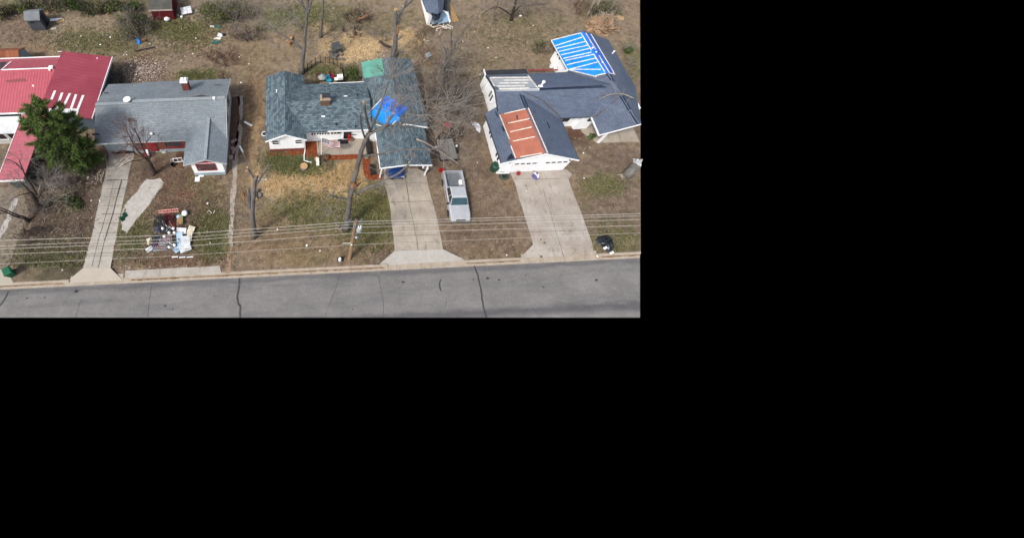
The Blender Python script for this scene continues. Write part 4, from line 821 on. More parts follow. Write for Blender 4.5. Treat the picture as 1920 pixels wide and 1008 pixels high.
r=tree('topped grey tree with a bare trunk and short forked stubs near the road',15.2,[(477,442),(474,415),(474,390),(476,365),(478,345),(479,333)],[.30,.23,.19,.17,.14,.12],
 [([(479,345),(476,335),(470,324),(465,316)],.08,.04,.2,2,.9),([(480,346),(487,337),(493,327),(497,318)],.10,.05,-.2,3,1.0),([(480,336),(481,330),(482,326)],.14,.10,0,0,1),([(481,388),(490,381),(502,373)],.05,.02,-.2,3,1.0),([(472,395),(466,388),(459,384)],.05,.02,.2,2,.8),([(472,413),(465,410),(461,409)],.05,.02,.1,3,.7)],[],[(482,325,.16,.2,1),(464,314,.06,-.2,1),(462,320,.07,-.7,.4),(477,362,.14,-.4,.5)],seed=9)
m=MB()
for k in range(14):
    a=atv(461+rr_.uniform(-4,3),378+rr_.uniform(-14,8),16.6); m.tube([a,a+Vector((rr_.uniform(-.1,.3),rr_.uniform(-.1,.2),rr_.uniform(.4,1.0)))],[.11,.03],4)
m.build('split_wood',M['split'],r)
m=MB(); m.tube([atv(468,390,15.9),atv(466,372,16.2),atv(466,352,16.4)],[.2,.22,.12],7); m.build('limb',M['bark'],r)
tree('small bare tree with fine reddish twigs in front of the grey shingled house',22.2,[(289,326),(285,314),(279,302)],[.24,.20,.17],
 [([(280,304),(268,292),(256,280),(246,262),(238,246)],.11,.03,.3,6,1.6),([(280,303),(272,285),(264,268),(256,250),(252,240)],.10,.03,-.3,6,1.6),([(276,298),(260,292),(245,284),(222,283)],.07,.03,-.8,5,1.4),([(278,300),(286,290),(294,278),(296,268)],.07,.03,.5,4,1.3),([(272,296),(262,300),(245,303),(228,312)],.06,.03,-1.0,4,1.2)],[(250,255,12,1.5,.02),(262,275,10,1.5,.02),(240,270,8,1.3,.02),(275,268,8,1.3,.02),(232,300,8,1.2,.02)],bk='bark_d',tw='twig_r',seed=10)
tree('bare grey tree with spreading twigs right of the faded red wing roof',18.9,[(75,392),(66,374),(58,362)],[.27,.22,.18],
 [([(60,364),(50,352),(40,343),(32,340)],.10,.03,.4,5,1.6),([(68,365),(60,348),(50,335),(43,318),(36,300)],.12,.03,-.2,6,1.6),([(43,320),(30,306),(10,297)],.06,.02,.3,3,1.2),([(72,380),(90,375),(112,368)],.08,.03,-.6,7,1.8),([(70,374),(84,352),(96,338)],.08,.03,.6,7,1.8),([(56,362),(35,366),(18,378)],.06,.02,-.8,4,1.4)],[(90,350,10,1.6,.025),(85,390,10,1.5,.025)],bk='bark_d',tw='twig',seed=12)
tree('bare tree leaning left over the pale gravel at the left edge',17.8,[(53,414),(48,410),(40,406)],[.22,.18,.14],
 [([(46,409),(28,401),(10,393),(-8,385)],.10,.04,.3,3,1.4),([(48,411),(30,406),(12,398),(-6,392)],.09,.04,-.3,3,1.4)],[(22,440,9,1.4,.025)],bk='bark_d',tw='twig_d',seed=13)
tree('bare tree with sprawling dark limbs at the far end of the back yard',45.3,[(958,38),(962,24),(966,8),(968,-6)],[.2,.17,.13,.1],
 [([(960,30),(940,16),(925,14),(903,28)],.10,.03,-.6,5,1.8),([(962,26),(975,12),(985,4)],.08,.03,.4,5,1.8),([(958,36),(972,14),(1000,10),(1030,6)],.06,.03,-.8,5,1.7),([(930,18),(935,2),(938,-6)],.05,.02,.3,4,1.6)],[(950,12,12,2.2,.025),(985,10,10,2.0,.025),(928,18,8,1.8,.025),(1010,8,10,1.8,.025),(965,-4,8,2.0,.025)],bk='bark_d',tw='twig',seed=14)
for pts,sd,lb in (([(1103,27),(1110,12),(1117,-4)],20,'slender pale sapling, left one of three behind the blue tarp'),([(1109,26),(1120,10),(1130,-4)],21,'slender pale sapling, middle one of three behind the blue tarp'),([(1141,26),(1150,10),(1158,-2)],22,'slender pale sapling, right one of three behind the blue tarp'),):
    tree(lb,45.6,pts,[.17,.14,.11],[([pts[1],(pts[1][0]+9,pts[1][1]-10)],.05,.02,.2,3,1.4)],bk='bark_l',tw='bark_l',name='sapling',group='saplings at the far end of the back yard',seed=sd)
tree('two pale thin trunks rising from the green thicket behind the debris',45.5,[(432,25),(434,10),(438,-6)],[.09,.07,.06],[([(433,22),(441,5),(447,-6)],.07,.04,.2,3,1.6),([(452,26),(450,10),(447,-4)],.07,.04,.2,2,1.4)],bk='bark_l',tw='twig',name='sapling',seed=24)
# leafy things
def leaves(mb,c,rx,ry,rz,n,size,pal,rnd,shell=.55):
    for k in range(n):
        while True:
            q=Vector((rnd.uniform(-1,1),rnd.uniform(-1,1),rnd.uniform(-1,1)))
            if shell<q.length<1 or (q.length<1 and rnd.random()<.3): break
        p=Vector(c)+Vector((q.x*rx,q.y*ry,q.z*rz)); s=size*rnd.uniform(.6,1.4)
        a=Vector((rnd.gauss(0,1),rnd.gauss(0,1),rnd.gauss(0,.6))).normalized(); b=a.cross(Vector((rnd.gauss(0,1),rnd.gauss(0,1),rnd.gauss(0,1)))).normalized()
        t=pal[rnd.randrange(len(pal))]; k_=rnd.uniform(.75,1.25); t=tuple(x*k_ for x in t[:3])+(1,)
        mb.face([p-a*s,p+b*s*.5,p+a*s,p-b*s*.5],t)
CED=[C(92,116,58),C(110,132,68),C(76,100,50),C(130,144,82),C(98,118,62)]
rnd=random.Random(33)
cr=thing('evergreen_tree','dense dark green cedar beside the red metal roof, the only evergreen','tree',tuple(at(138,308,0)))
VC=23.6; ct=MB(); base=at(138,308,0)
ct.tube([base+Vector((0,0,-.1)),atv(130,280,VC),atv(112,245,VC),atv(95,215,VC)],[.3,.24,.15,.05],8); ct.build('trunk',M['bark_d'],cr)
cm=MB(); tb=MB()
for (px,py,rr,dv) in ((62,203,.95,.2),(78,198,.8,.4),(66,222,1.2,-.2),(90,215,1.35,.3),(108,228,1.4,.4),(84,240,1.5,-.4),(58,240,1.0,-.2),(112,255,1.8,.2),(131,240,1.2,.6),(141,254,1.4,.2),(128,222,.8,.5),(92,266,1.5,-.6),(132,278,1.9,-.4),(156,275,1.4,.3),(160,262,.7,.5),(104,290,1.4,-1.0),(125,303,1.2,-1.2),(150,296,1.5,-.5),(170,293,1.1,.2),(182,298,.8,.0),(160,310,1.0,-.7),(110,208,.7,.4),(52,232,.6,0),(70,255,.9,-.5)):
    c=atv(px,py,VC+dv); 
    if c.z<rr*.75: c.z=rr*.75
    # each lobe is a handful of drooping sprays, so that gaps stay between them
    for k in range(int(12*rr)):
        a=Vector((rnd.gauss(0,1),rnd.gauss(0,1),rnd.gauss(.1,.7))).normalized(); e=c+Vector((a.x*rr,a.y*rr,a.z*rr*.9))*rnd.uniform(.5,1.18)
        tb.tube([c,c.lerp(e,.6)+Vector((0,0,.1)),e],[.05,.03,.015],3,cap=False)
        dv_=(e-c).normalized()
        for w in range(10):
            q=c.lerp(e,.35+.75*w/10); tone=rnd.uniform(.7,1.35)
            for s_ in range(16):
                dd=(dv_*.8+Vector((rnd.gauss(0,.6),rnd.gauss(0,.6),rnd.gauss(.12,.5)))).normalized(); Ln=rnd.uniform(.16,.38); sd2=dd.cross(Vector((rnd.gauss(0,1),rnd.gauss(0,1),rnd.gauss(0,1)))).normalized()*rnd.uniform(.016,.034)
                q2=q+Vector((rnd.gauss(0,.08),rnd.gauss(0,.08),rnd.gauss(0,.06))); cc=CED[rnd.randrange(len(CED))]; cm.face([q2-sd2,q2+sd2,q2+dd*Ln],tuple(min(1,x*tone) for x in cc[:3])+(1,))
tb.build('boughs',M['bark_d'],cr); cm.build('crown',M['leaf'],cr)
def shrub(label,px,py,w,h,ntw,nlf,pal=None,tw='twig',name='shrub',group=None,seed=1,size=.11,depth=2,dy=None):
    rnd=random.Random(seed); b=at(px,py,0); root=thing(name,label,'shrub',tuple(b),group=group); tm=MB(); dy=dy or w*.7
    for k in range(ntw):
        s=b+Vector((rnd.uniform(-.45,.45)*w,rnd.uniform(-.45,.45)*dy,0))
        grow(tm,s,(rnd.gauss(0,.6),rnd.gauss(0,.6),1),h*rnd.uniform(.6,1.1),.03,depth,rnd,4,.8)
    tm.build('stems',M[tw],root)
    if nlf:
        lm=MB()
        for k in range(max(2,int(w*2))):
            a=rnd.uniform(0,6.28); rr=rnd.random()**.5; c=b+Vector((math.cos(a)*rr*w*.42,math.sin(a)*rr*dy*.42,h*rnd.uniform(.3,.75)))
            leaves(lm,c,w*.22+.15,dy*.22+.15,h*.28,int(nlf/max(2,int(w*2))),size,pal,rnd,.2)
        lm.build('foliage',M['leaf'],root)
    return root
YG=[C(112,122,66),C(94,108,56),C(130,136,84),C(104,104,70)]; DG=[C(82,100,54),C(68,86,48),C(98,112,62)]; OL=[C(118,118,84),C(102,104,74),C(134,128,96)]
for i,(px,py,w,h,nl,pl,lb) in enumerate(((20,30,3.4,1.3,500,OL,'dull olive hedge shrub at the top left corner'),(40,22,2.6,1.2,420,YG,'yellow green hedge shrub behind the grey shed'),(135,14,1.6,1.7,500,DG,'narrow upright dark green shrub in the back hedge'),(160,22,3.0,1.1,260,DG,'low dark hedge shrub right of the upright green one'),(185,20,3.0,1.1,420,OL,'olive hedge shrub in the middle of the back hedge'),(215,18,3.0,1.2,520,YG,'bright green hedge shrub left of the red shed'),(245,20,2.6,1.2,500,DG,'deep green hedge shrub next to the red shed'),(70,16,3.6,1.4,120,OL,'nearly leafless hedge shrub behind the lumber scraps'),(105,18,3.4,1.2,140,OL,'thin brown hedge shrub between grey shed and upright shrub'))):
    shrub(lb,px,py,w,h,int(w*8),int(nl*2.2),pl,'twig_d',group='shrubs of the back hedge',seed=40+i)
for i,(px,py,w,h,nt,nl,pl,tw,lb) in enumerate(((412,38,4.6,2.4,40,2600,YG,'twig','big yellow green bush behind the teal scraps'),(450,30,4.0,2.4,60,900,OL,'twig','mostly bare olive bush with grey twigs beside the big yellow green bush'),
 (255,66,4.0,1.9,60,900,OL,'twig','grey green brush around the blue object'),(275,48,3.0,1.8,40,900,DG,'twig_d','dark green brush below the red shed'),
 (415,112,3.8,.9,70,0,None,'twig_r','low heap of purplish brush in the middle back yard'),(420,146,1.4,1.4,10,0,None,'twig_r','small rust coloured bare shrub behind the chimney house'),
 (462,62,4.5,1.0,60,0,None,'twig','wide pile of grey cut branches left of the tall tree'),(478,68,3.0,.8,40,0,None,'twig_d','dark pile of cut branches beside the grey ones'),(452,72,2.0,.7,24,60,[C(122,84,62)],'twig_d','small pile of branches with rusty dead leaves'),
 (670,35,3.6,.8,60,40,[C(120,72,56)],'twig_d','dark brush pile with a reddish limb in the sawdust yard'),(660,65,3.0,.6,36,0,None,'twig_d','low grey brush pile at the left of the sawdust'),(715,72,2.4,.8,34,0,None,'twig','grey brush pile left of the broken tree trunk'),
 (662,146,1.7,1.1,14,900,DG,'twig_d','round green bush beside the mint green tarp'),(1174,96,1.2,.9,16,400,DG,'twig','green bush at the right edge above the long grey roof'),(1178,122,.9,.7,14,0,None,'twig','bare grey shrub at the right edge beside the roof'),
 (1128,24,3.6,1.7,40,900,OL,'twig','olive thicket around the pale saplings'),(1090,20,3.0,1.2,34,0,None,'twig_r','rusty bare thicket left of the pale saplings'),(1010,92,2.2,1.0,18,200,OL,'twig_d','low olive weed clump left of the striped blue tarp'),
 (240,42,2.6,1.4,36,500,OL,'twig','grey olive brush at the left corner of the red shed'),(125,340,4.2,2.0,80,0,None,'twig','bare grey shrub in front of the cedar'),(96,300,2.8,2.4,60,0,None,'twig','bare silvery shrub against the red wing wall'),(137,378,2.4,.7,20,600,DG,'twig_d','low dark green shrub in the brown left yard'),
 (60,440,2.4,1.1,26,0,None,'twig_d','low bare shrub beside the left gravel edge'),(215,158,2.2,1.6,34,0,None,'twig','bare grey brush between red roof and grey roof'),(222,150,1.8,1.4,26,0,None,'twig_d','dark bare brush behind the left end of the grey roof'),
 (812,188,2.4,1.5,30,0,None,'twig','grey thicket right beside the teal roof edge'),(868,228,2.6,1.4,30,0,None,'twig','grey thicket left of the white sheet'),(800,112,1.4,.7,16,0,None,'bark_l','heap of pale broken branches beside the small grey box'),(850,255,2.0,1.0,22,0,None,'twig_d','dark brush behind the wood decked trailer'),
 (872,185,2.6,1.4,28,0,None,'twig','grey brush in the gap right of the dark tangled tree'),(835,128,2.2,1.5,24,0,None,'twig','low grey brush under the leaning bare tree'),(1182,140,.6,.5,8,0,None,'twig','bare shrub against the right end of the grey roof'),
 (905,148,1.0,.6,10,60,OL,'twig','small weed clump at the back left corner of the white house'),(1110,258,.8,.4,6,120,DG,'twig_d','small green plant beside the porch post'),(1128,33,2.0,.9,12,0,None,'twig','pale dry brush below the saplings'))):
    shrub(lb,px,py,w,h,int(nt*(.7 if nl<200 else .6)),nl,pl,tw,seed=60+i,name='brush' if ('pile' in lb or 'heap' in lb) else 'shrub')
# root ball of a fallen tree behind the blue tarp
rb=MB(); c=at(1128,52,0); rb.blob((c.x,c.y,.0),1.9,1.3,1.5,26,12,.2,True); rt=rb.build('root_ball',bark('dry torn roots',C(188,158,126),C(150,120,94)),None); tag(rt,'upturned tan root mass of a fallen tree above the striped blue tarp','root mass')
tm=MB(); rnd=random.Random(5)
for k in range(110): grow(tm,(c.x+rnd.uniform(-1.2,1.2),c.y+rnd.uniform(-.8,.8),rnd.uniform(.4,1.2)),(rnd.gauss(0,1),rnd.gauss(0,1),rnd.gauss(.5,.5)),.9,.05,1,rnd,3,.9)
tm.build('roots',M['bark_l'],rt)
# loose limbs lying about
def limb(label,pts,r0,r1,mat='bark_l',tw=0,z=None,name='fallen_branch',group=None,seed=1,tl=.9):
    rnd=random.Random(seed); P=[at(p[0],p[1],p[2]) for p in pts]; q=[r0+(r1-r0)*i/(len(P)-1) for i in range(len(P))]
    Q,S=smooth_path(P,q,rnd,3,.08); root=thing(name,label,'branch',tuple(P[0]),group=group); m=MB(); m.tube(Q,S,6); m.build('stem',M[mat],root,smooth=True)
    if tw:
        t=MB()
        for k in range(tw):
            i=rnd.randrange(1,len(Q)-1); a=(Q[i+1]-Q[i]).normalized(); grow(t,Q[i],a*.7+Vector((rnd.gauss(0,.7),rnd.gauss(0,.7),abs(rnd.gauss(.2,.4)))),tl,.025,1,rnd,4,.8)
        t.build('twigs',M['twig'],root)
limb('long pale broken branch hanging from the carport roof over the trailer',[(781,261,3.0),(795,266,2.8),(812,276,2.0),(830,287,1.3),(848,299,.7),(862,309,.15)],.11,.06,seed=3,tw=5)
limb('pale bare branch lying across the right end of the blue grey roof',[(1188,184,4.8),(1168,176.5,4.6),(1150,177,4.6),(1140,179,4.4),(1122,188,3.9)],.055,.02,seed=4,tw=7,tl=1.0)
limb('thin grey branch on the ground in front of the trailer',[(800,302,.1),(825,297,.1),(860,297,.15),(900,293,.1)],.05,.02,seed=5,tw=5)
limb('grey branch lying right of the leaning bare tree',[(862,108,.1),(885,112,.1),(905,115,.1)],.05,.02,seed=6,tw=3)
limb('pale straight pole lying below the collapsed white shed',[(796,78,.1),(809,76,.1)],.09,.08,seed=7)
limb('dark log in the sawdust beside the broken tree',[(712,78,.2),(722,85,.2),(732,88,.2)],.18,.14,'bark_d',seed=8)
limb('reddish bare limb on top of the dark brush pile',[(668,38,.5),(680,33,.6),(692,28,.7),(700,25,.7)],.14,.06,'split',seed=9,tw=4)
limb('dark pole lying below the blue object in the left back yard',[(252,96,.2),(272,92,.25),(290,88,.2)],.09,.05,'bark_d',seed=10)
limb('white broken pole stuck in the ground below the collapsed shed',[(823,68,.1),(825,62,.6),(827,55,1.0)],.09,.04,'bark_l',seed=11)
limb('pale dead pole leaning in the left yard in front of the cedar',[(72,360,.1),(78,340,1.6)],.07,.06,'bark_l',seed=12)
for i,(a,b) in enumerate((((197,290),(202,312)),((190,338),(195,322)))):
    limb(('weathered grey pole along the left driveway edge, upper one of two','weathered grey pole along the left driveway edge, lower one of two')[i],[(a[0],a[1],.08),((a[0]+b[0])/2,(a[1]+b[1])/2,.08),(b[0],b[1],.08)],.10,.08,'bark_l',seed=14+i,name='pole')
def logpile(label,px,py,n,mat,spread,seed,name='log_pile',L=.8,r=.18):
    rnd=random.Random(seed); c=at(px,py,0); root=thing(name,label,'logs',tuple(c))
    for k in range(n):
        a=rnd.uniform(0,3.14); p=c+Vector((rnd.uniform(-1,1)*spread,rnd.uniform(-1,1)*spread,r*rnd.uniform(.8,1.8))); d=Vector((math.cos(a),math.sin(a),rnd.uniform(-.1,.2)))*L*rnd.uniform(.4,.6)
        m=MB(); rr=r*rnd.uniform(.7,1.2); m.tube([p-d,p+d],[rr,rr*.95],8); o=m.build('log',M[mat],root); m=MB(); m.tube([p+d*.985,p+d*1.02],[rr*.92,rr*.92],8); m.tube([p-d*.985,p-d*1.02],[rr*.92,rr*.92],8); m.build('cut_face',M['cut'],o)
    return root
r=logpile('pile of split logs around a grey chest beyond the iron fence',629,106,7,'bark',.7,3)
m=MB(); c=at(631,96,0); m.obox((c.x,c.y,.5),(.9,1.1,.95),.35,(.1,.1)); tag(m.build('chest',M['block'] if False else pm('weathered grey chest',C(116,118,114),C(92,94,92),3)),'weathered grey chest standing in the split logs','chest')
logpile('small orange log pile left of the tall tree trunk',540,78,4,'split',.5,5,L=.5)
logpile('three logs lying beside the flagpole bed',605,299,3,'bark_d',.35,6,L=.5,r=.14)
logpile('broken log chunks at the topped grey tree, on the right side',483,366,2,'bark',.3,7,L=.9,r=.3)
def stump(label,px,py,r,h,mat='bark',cut='cut'):
    c=at(px,py,0); root=thing('tree_stump',label,'stump',tuple(c)); m=MB(); m.lathe((c.x,c.y,-.05),[(r*1.25,0),(r*1.05,h*.4),(r,h)],12); m.build('bark',M[mat],root); m=MB(); m.lathe((c.x,c.y,h-.04),[(r*.9,0),(r*.9,.02)],12); m.build('cut_face',M[cut],root)
stump('round fresh cut stump in the sawdust before the teal roofed house',570,314,.42,.35)
stump('small pale stump next to the flagpole bed',594,300,.25,.3)
stump('short fresh stump behind the topped grey tree',486,367,.27,.3,'bark','twig')
r=thing('broken_trunk','thick broken grey trunk leaning at the right edge of the brown lawn','tree',tuple(at(1178,328,0)))
m=MB(); P=[at(1174,329,0),at(1183,321,.5),at(1194,309,1.1)]; P[0].z=-.1; m.tube(P,[.5,.44,.42],12); m.build('trunk',M['bark'],r,smooth=True)
m=MB(); rnd=random.Random(9)
for k in range(12): 
    a=at(1172+rnd.uniform(-8,14),330+rnd.uniform(-4,6),.05); m.tube([a,a+Vector((rnd.gauss(0,.4),rnd.gauss(0,.4),.15))],[.1,.03],4)
m.build('roots',M['bark_l'],r)

# ================================================================ VEHICLES
def paint(name,c,metal=.3,rough=.32):
    m,nt,b=newmat(name,rough,.5,metal); v=pos(nt); cc=mix(nt,1.0,c,ramp(nt,noise(nt,v,1.5,5),.3,.7,(.9,.9,.9,1),(1.06,1.06,1.06,1)),'MULTIPLY'); nt.links.new(cc,b.inputs['Base Color'])
    b.inputs['Coat Weight'].default_value=.4; return m
M['silver']=paint('silver car paint',C(206,208,212)); M['bluecar']=paint('blue car paint',C(36,72,138)); M['rubber']=pm('tyre rubber',C(34,34,36),C(46,45,45),6); M['chrome']=pm('chrome',C(190,192,194),C(170,172,176),5,rough=.25,metal=.8,spec=.6)
M['lens']=pm('headlamp lens',C(210,214,216),C(190,196,200),6,rough=.2,spec=.6); M['blackpl']=pm('black plastic',C(34,35,37),C(46,47,49),6,rough=.6); M['carglass']=pm('tinted windscreen',C(40,66,78),C(60,90,100),1.0,speck=.1,rough=.08,spec=.7,bst=0)
def loft(mb,secs):
    n=len(secs[0]); base=len(mb.v)
    for s in secs: mb.v+=[tuple(p) for p in s]
    for i in range(len(secs)-1):
        for k in range(n): mb.f.append((base+i*n+k,base+i*n+(k+1)%n,base+(i+1)*n+(k+1)%n,base+(i+1)*n+k)); mb.t.append(None)
    mb.f.append(tuple(base+k for k in range(n-1,-1,-1))); mb.f.append(tuple(base+(len(secs)-1)*n+k for k in range(n))); mb.t+=[None,None]
def sec(y,w,z0,z1,r=.1,crown=.03): return [(-w*.93,y,z0),(w*.93,y,z0),(w,y,z0+r),(w,y,z1-r),(w-r*.9,y,z1),(0,y,z1+crown),(-w+r*.9,y,z1),(-w,y,z1-r),(-w,y,z0+r)]
def wheels(root,ys,w,r=.36,t=.24):
    for y in ys:
        for s in (-1,1):
            M_=Matrix.Rotation(rad(90),4,'Y'); m=MB(); m.lathe((s*w-(t/2),y,r),[(r*.55,0),(r*.96,.0),(r,.05),(r,t-.05),(r*.96,t),(r*.55,t)],16,M_); o=m.build('wheel',M['rubber'],root,local=True)
            m=MB(); m.lathe((s*w-(t/2)-.01 if s<0 else s*w-(t/2)+.01,y,r),[(.03,0),(r*.56,.02),(r*.58,t-.02),(.03,t)],14,M_); m.build('rim',M['chrome'],o,local=True)
c=(at(851,327,1.15)+at(862,411,.5))/2
tr=thing('pickup_truck','silver pickup truck with open bed parked on the brown lawn','pickup truck',(c.x-.02,c.y+.1,0),rad(-1.5))
m=MB(); loft(m,[sec(-2.52,.80,.5,.82),sec(-2.42,.90,.42,.98),sec(-1.9,.94,.36,1.06),sec(-1.15,.95,.34,1.10),sec(.72,.95,.34,1.10,.08,.0)]); m.build('body',M['silver'],tr,True and None or None,True,True) if False else m.build('body',M['silver'],tr,local=True)
m=MB(); loft(m,[[(-.86,-1.2,1.1),(.86,-1.2,1.1),(.88,.72,1.1),(-.88,.72,1.1)],[(-.70,-.55,1.66),(.70,-.55,1.66),(.72,.58,1.66),(-.72,.58,1.66)],[(-.62,-.45,1.72),(.62,-.45,1.72),(.64,.5,1.72),(-.64,.5,1.72)]]); m.build('cab',M['silver'],tr,local=True)
def q3(mb,P,d=.012):
    P=[Vector(p) for p in P]; n=(P[1]-P[0]).cross(P[2]-P[0]).normalized()*d; mb.mesh([p+n for p in P]+[p-n for p in P],[(0,1,2,3),(7,6,5,4),(0,4,5,1),(1,5,6,2),(2,6,7,3),(3,7,4,0)])
m=MB(); q3(m,[(-.80,-1.14,1.15),(.80,-1.14,1.15),(.68,-.60,1.615),(-.68,-.60,1.615)]); m.build('windscreen',M['carglass'],tr,local=True)
m=MB(); q3(m,[(-.76,.712,1.18),(-.66,.605,1.6),(.66,.605,1.6),(.76,.712,1.18)]); m.build('rear_window',M['blackglass'],tr,local=True)
for s in (-1,1):
    m=MB()
    for (a,b,cc_,d) in ((-.98,-.30,-.52,-.28),(-.22,.62,-.20,.52)): q3(m,[(s*.868,a,1.15),(s*.872,b,1.15),(s*.715,d,1.62),(s*.712,cc_,1.62)])
    m.build('side_window',M['blackglass'],tr,local=True)
    m=MB(); m.obox((s*1.05,-.95,1.15),(.2,.12,.17)); m.build('wing_mirror',M['blackpl'],tr,local=True)
    m=MB(); m.obox((s*.66,-2.47,.80),(.34,.12,.17)); m.build('headlight',M['lens'],tr,local=True)
    m=MB(); m.obox((s*.86,2.5,.85),(.12,.06,.34)); m.build('tail_light',M['redtrim'],tr,local=True)
    m=MB(); m.obox((s*.962,-.2,.78),(.03,1.6,.05)); m.build('door_trim',M['blackpl'],tr,local=True)
m=MB(); m.obox((0,-2.5,.78),(.86,.08,.2)); m.build('grille',M['blackpl'],tr,local=True)
m=MB(); m.obox((0,-2.58,.52),(1.8,.16,.2)); [m.obox((s*.45,-2.66,.58),(.1,.06,.28)) for s in (-1,1)]; m.build('front_bumper',M['chrome'],tr,local=True)
m=MB(); m.obox((0,2.62,.5),(1.8,.14,.18)); m.build('rear_bumper',M['chrome'],tr,local=True)
m=MB(); m.box(-.95,-.78,.74,2.5,.4,1.14); m.box(.78,.95,.74,2.5,.4,1.14); m.box(-.78,.78,.74,.82,.4,1.16); m.box(-.95,.95,2.5,2.56,.42,1.12); b=m.build('bed',M['silver'],tr,local=True)
m=MB(); m.box(-.78,.78,.82,2.5,.45,.62); [m.box(-.70+k*.14,-.64+k*.14,.84,2.48,.62,.645) for k in range(11)]; m.build('bed_floor',pm('ribbed bed liner',C(132,138,144),C(112,118,124),4),b,local=True)
m=MB(); m.obox((.62,1.35,.82),(.24,.5,.34)); m.build('tool_box',M['fascia'],b,local=True)
m=MB(); m.obox((-.72,1.0,.7),(.1,.3,.12)); m.build('yellow_strap',pm('yellow strap',C(206,176,70),C(186,156,60),5),b,local=True)
wheels(tr,(-1.62,1.62),.84)
# blue car under the carport
ca_=thing('parked_car','dark blue car parked nose out under the teal roofed carport','car',(at(741,322,.5).x+.02,22.35,0))
m=MB(); loft(m,[sec(-2.2,.66,.42,.66),sec(-2.08,.80,.36,.76),sec(-1.6,.88,.3,.86),sec(-.85,.90,.3,.93),sec(1.4,.90,.3,.95),sec(2.1,.82,.4,.9)]); m.build('body',M['bluecar'],ca_,local=True)
m=MB(); loft(m,[[(-.8,-.95,.94),(.8,-.95,.94),(.8,1.7,.94),(-.8,1.7,.94)],[(-.62,-.1,1.38),(.62,-.1,1.38),(.62,.9,1.38),(-.62,.9,1.38)],[(-.5,0,1.43),(.5,0,1.43),(.5,.8,1.43),(-.5,.8,1.43)]]); m.build('cabin',M['bluecar'],ca_,local=True)
m=MB(); q3(m,[(-.74,-.88,.99),(.74,-.88,.99),(.6,-.14,1.36),(-.6,-.14,1.36)]); m.build('windscreen',M['blackglass'],ca_,local=True)
for s in (-1,1):
    m=MB(); m.obox((s*.6,-2.12,.64),(.34,.14,.14)); m.build('headlight',M['lens'],ca_,local=True)
    m=MB(); q3(m,[(s*.815,-.7,.99),(s*.815,1.3,.99),(s*.635,.8,1.36),(s*.64,-.1,1.36)]); m.build('side_window',M['blackglass'],ca_,local=True)
m=MB(); m.obox((0,-2.19,.6),(.5,.06,.1)); m.build('grille',M['chrome'],ca_,local=True)
m=MB(); m.obox((0,-2.2,.45),(1.3,.1,.12)); m.build('bumper',M['blackpl'],ca_,local=True)
wheels(ca_,(-1.35,1.35),.78,.32,.2)
# wood decked utility trailer
t0,t1,t2,t3=at(827,297,.65),at(858,296,.65),at(846,262,.65),at(821,263,.65); c=(t0+t1+t2+t3)/4
tl=thing('utility_trailer','small flat utility trailer with grey plank deck beside the carport','trailer',(c.x,c.y,0),rad(1))
m=MB()
for k in range(10): m.box(-.86+k*.172,-.86+k*.172+.16,-1.2,1.2,.6,.65)
m.build('deck',pm('grey weathered planks',C(150,146,136),C(124,120,112),2,14,speck=.3,stretch=(3,.3,1)),tl,local=True)
m=MB(); m.box(-.92,-.86,-1.25,1.3,.45,.66); m.box(.86,.92,-1.25,1.3,.45,.66); m.box(-.92,.92,-1.28,-1.22,.45,.66); m.box(-.92,.92,1.24,1.3,.45,.72); m.tube([(-.8,1.3,.5),(0,2.2,.5)],.05,6); m.tube([(.8,1.3,.5),(0,2.2,.5)],.05,6); m.tube([(-.85,1.27,.7),(-.85,1.27,1.05),(.85,1.27,1.05),(.85,1.27,.7)],.03,6); m.build('frame',M['blackpl'],tl,local=True)
wheels(tl,(0,),1.08,.3,.18)
for s in (-1,1):
    m=MB(); m.obox((s*1.05,.28,.66),(.16,.14,.22)); m.build('marker_lamp',M['fascia'],tl,local=True)

# ================================================================ POLE AND WIRES
b=at(655,485,0); PV=b.y; pl=thing('utility_pole','wooden utility pole with grey transformer standing by the kerb','utility pole',tuple(b))
TZ=9.15; top=atv(667.3,413,PV)
wood=pm('pale pole wood',C(176,146,112),C(146,118,90),2.5,16,speck=.25,stretch=(1,1,.2))
m=MB(); m.tube([b+Vector((0,0,-.1)),b.lerp(top,.5),top],[.17,.15,.12],10); m.build('pole',wood,pl)
at_z=lambda z:b.lerp(top,z/top.z)
m=MB(); q=at_z(8.95); m.obox((q.x,q.y-.02,q.z),(1.0,.1,.12)); [m.lathe((q.x+dx,q.y,q.z+.05),[(.03,0),(.07,.08),(.07,.2),(.03,.42)],8) for dx in (-.42,-.05,.40)]; m.obox((q.x-.02,q.y,q.z-.6),(.12,.5,.5)); m.build('crossarm',M['metal'],pl)
m=MB(); q=at_z(7.75); m.lathe((q.x+.34,q.y-.1,q.z-.55),[(.05,0),(.19,.03),(.2,.1),(.2,.75),(.18,.80),(.05,.84)],14); o=m.build('transformer',pm('light grey transformer paint',C(198,202,204),C(180,184,188),3,speck=.08,rough=.5),pl)
m=MB(); [m.lathe((q.x+.34+dx,q.y-.1,q.z+.28),[(.04,0),(.06,.05),(.04,.25)],8) for dx in (-.09,.09)]; m.build('bushing',M['fascia'],o)
m=MB(); q=at_z(5.9); m.lathe((q.x+.25,q.y-.12,q.z-.2),[(.1,0),(.16,.1),(.15,.35),(.05,.42)],10); m.tube([at_z(7.2)+Vector((.22,-.16,0)),at_z(6.2)+Vector((.22,-.16,0))],.05,6); m.build('street_light_bracket',M['metal'],pl)
m=MB(); q=at_z(4.25); m.obox((q.x-.06,q.y-.12,q.z),(.12,.14,.14)); m.tube([(at(648,458,4.2).x-.25,q.y,q.z),(q.x,q.y,q.z)],.02,4); m.build('insulator',M['fascia'],pl)
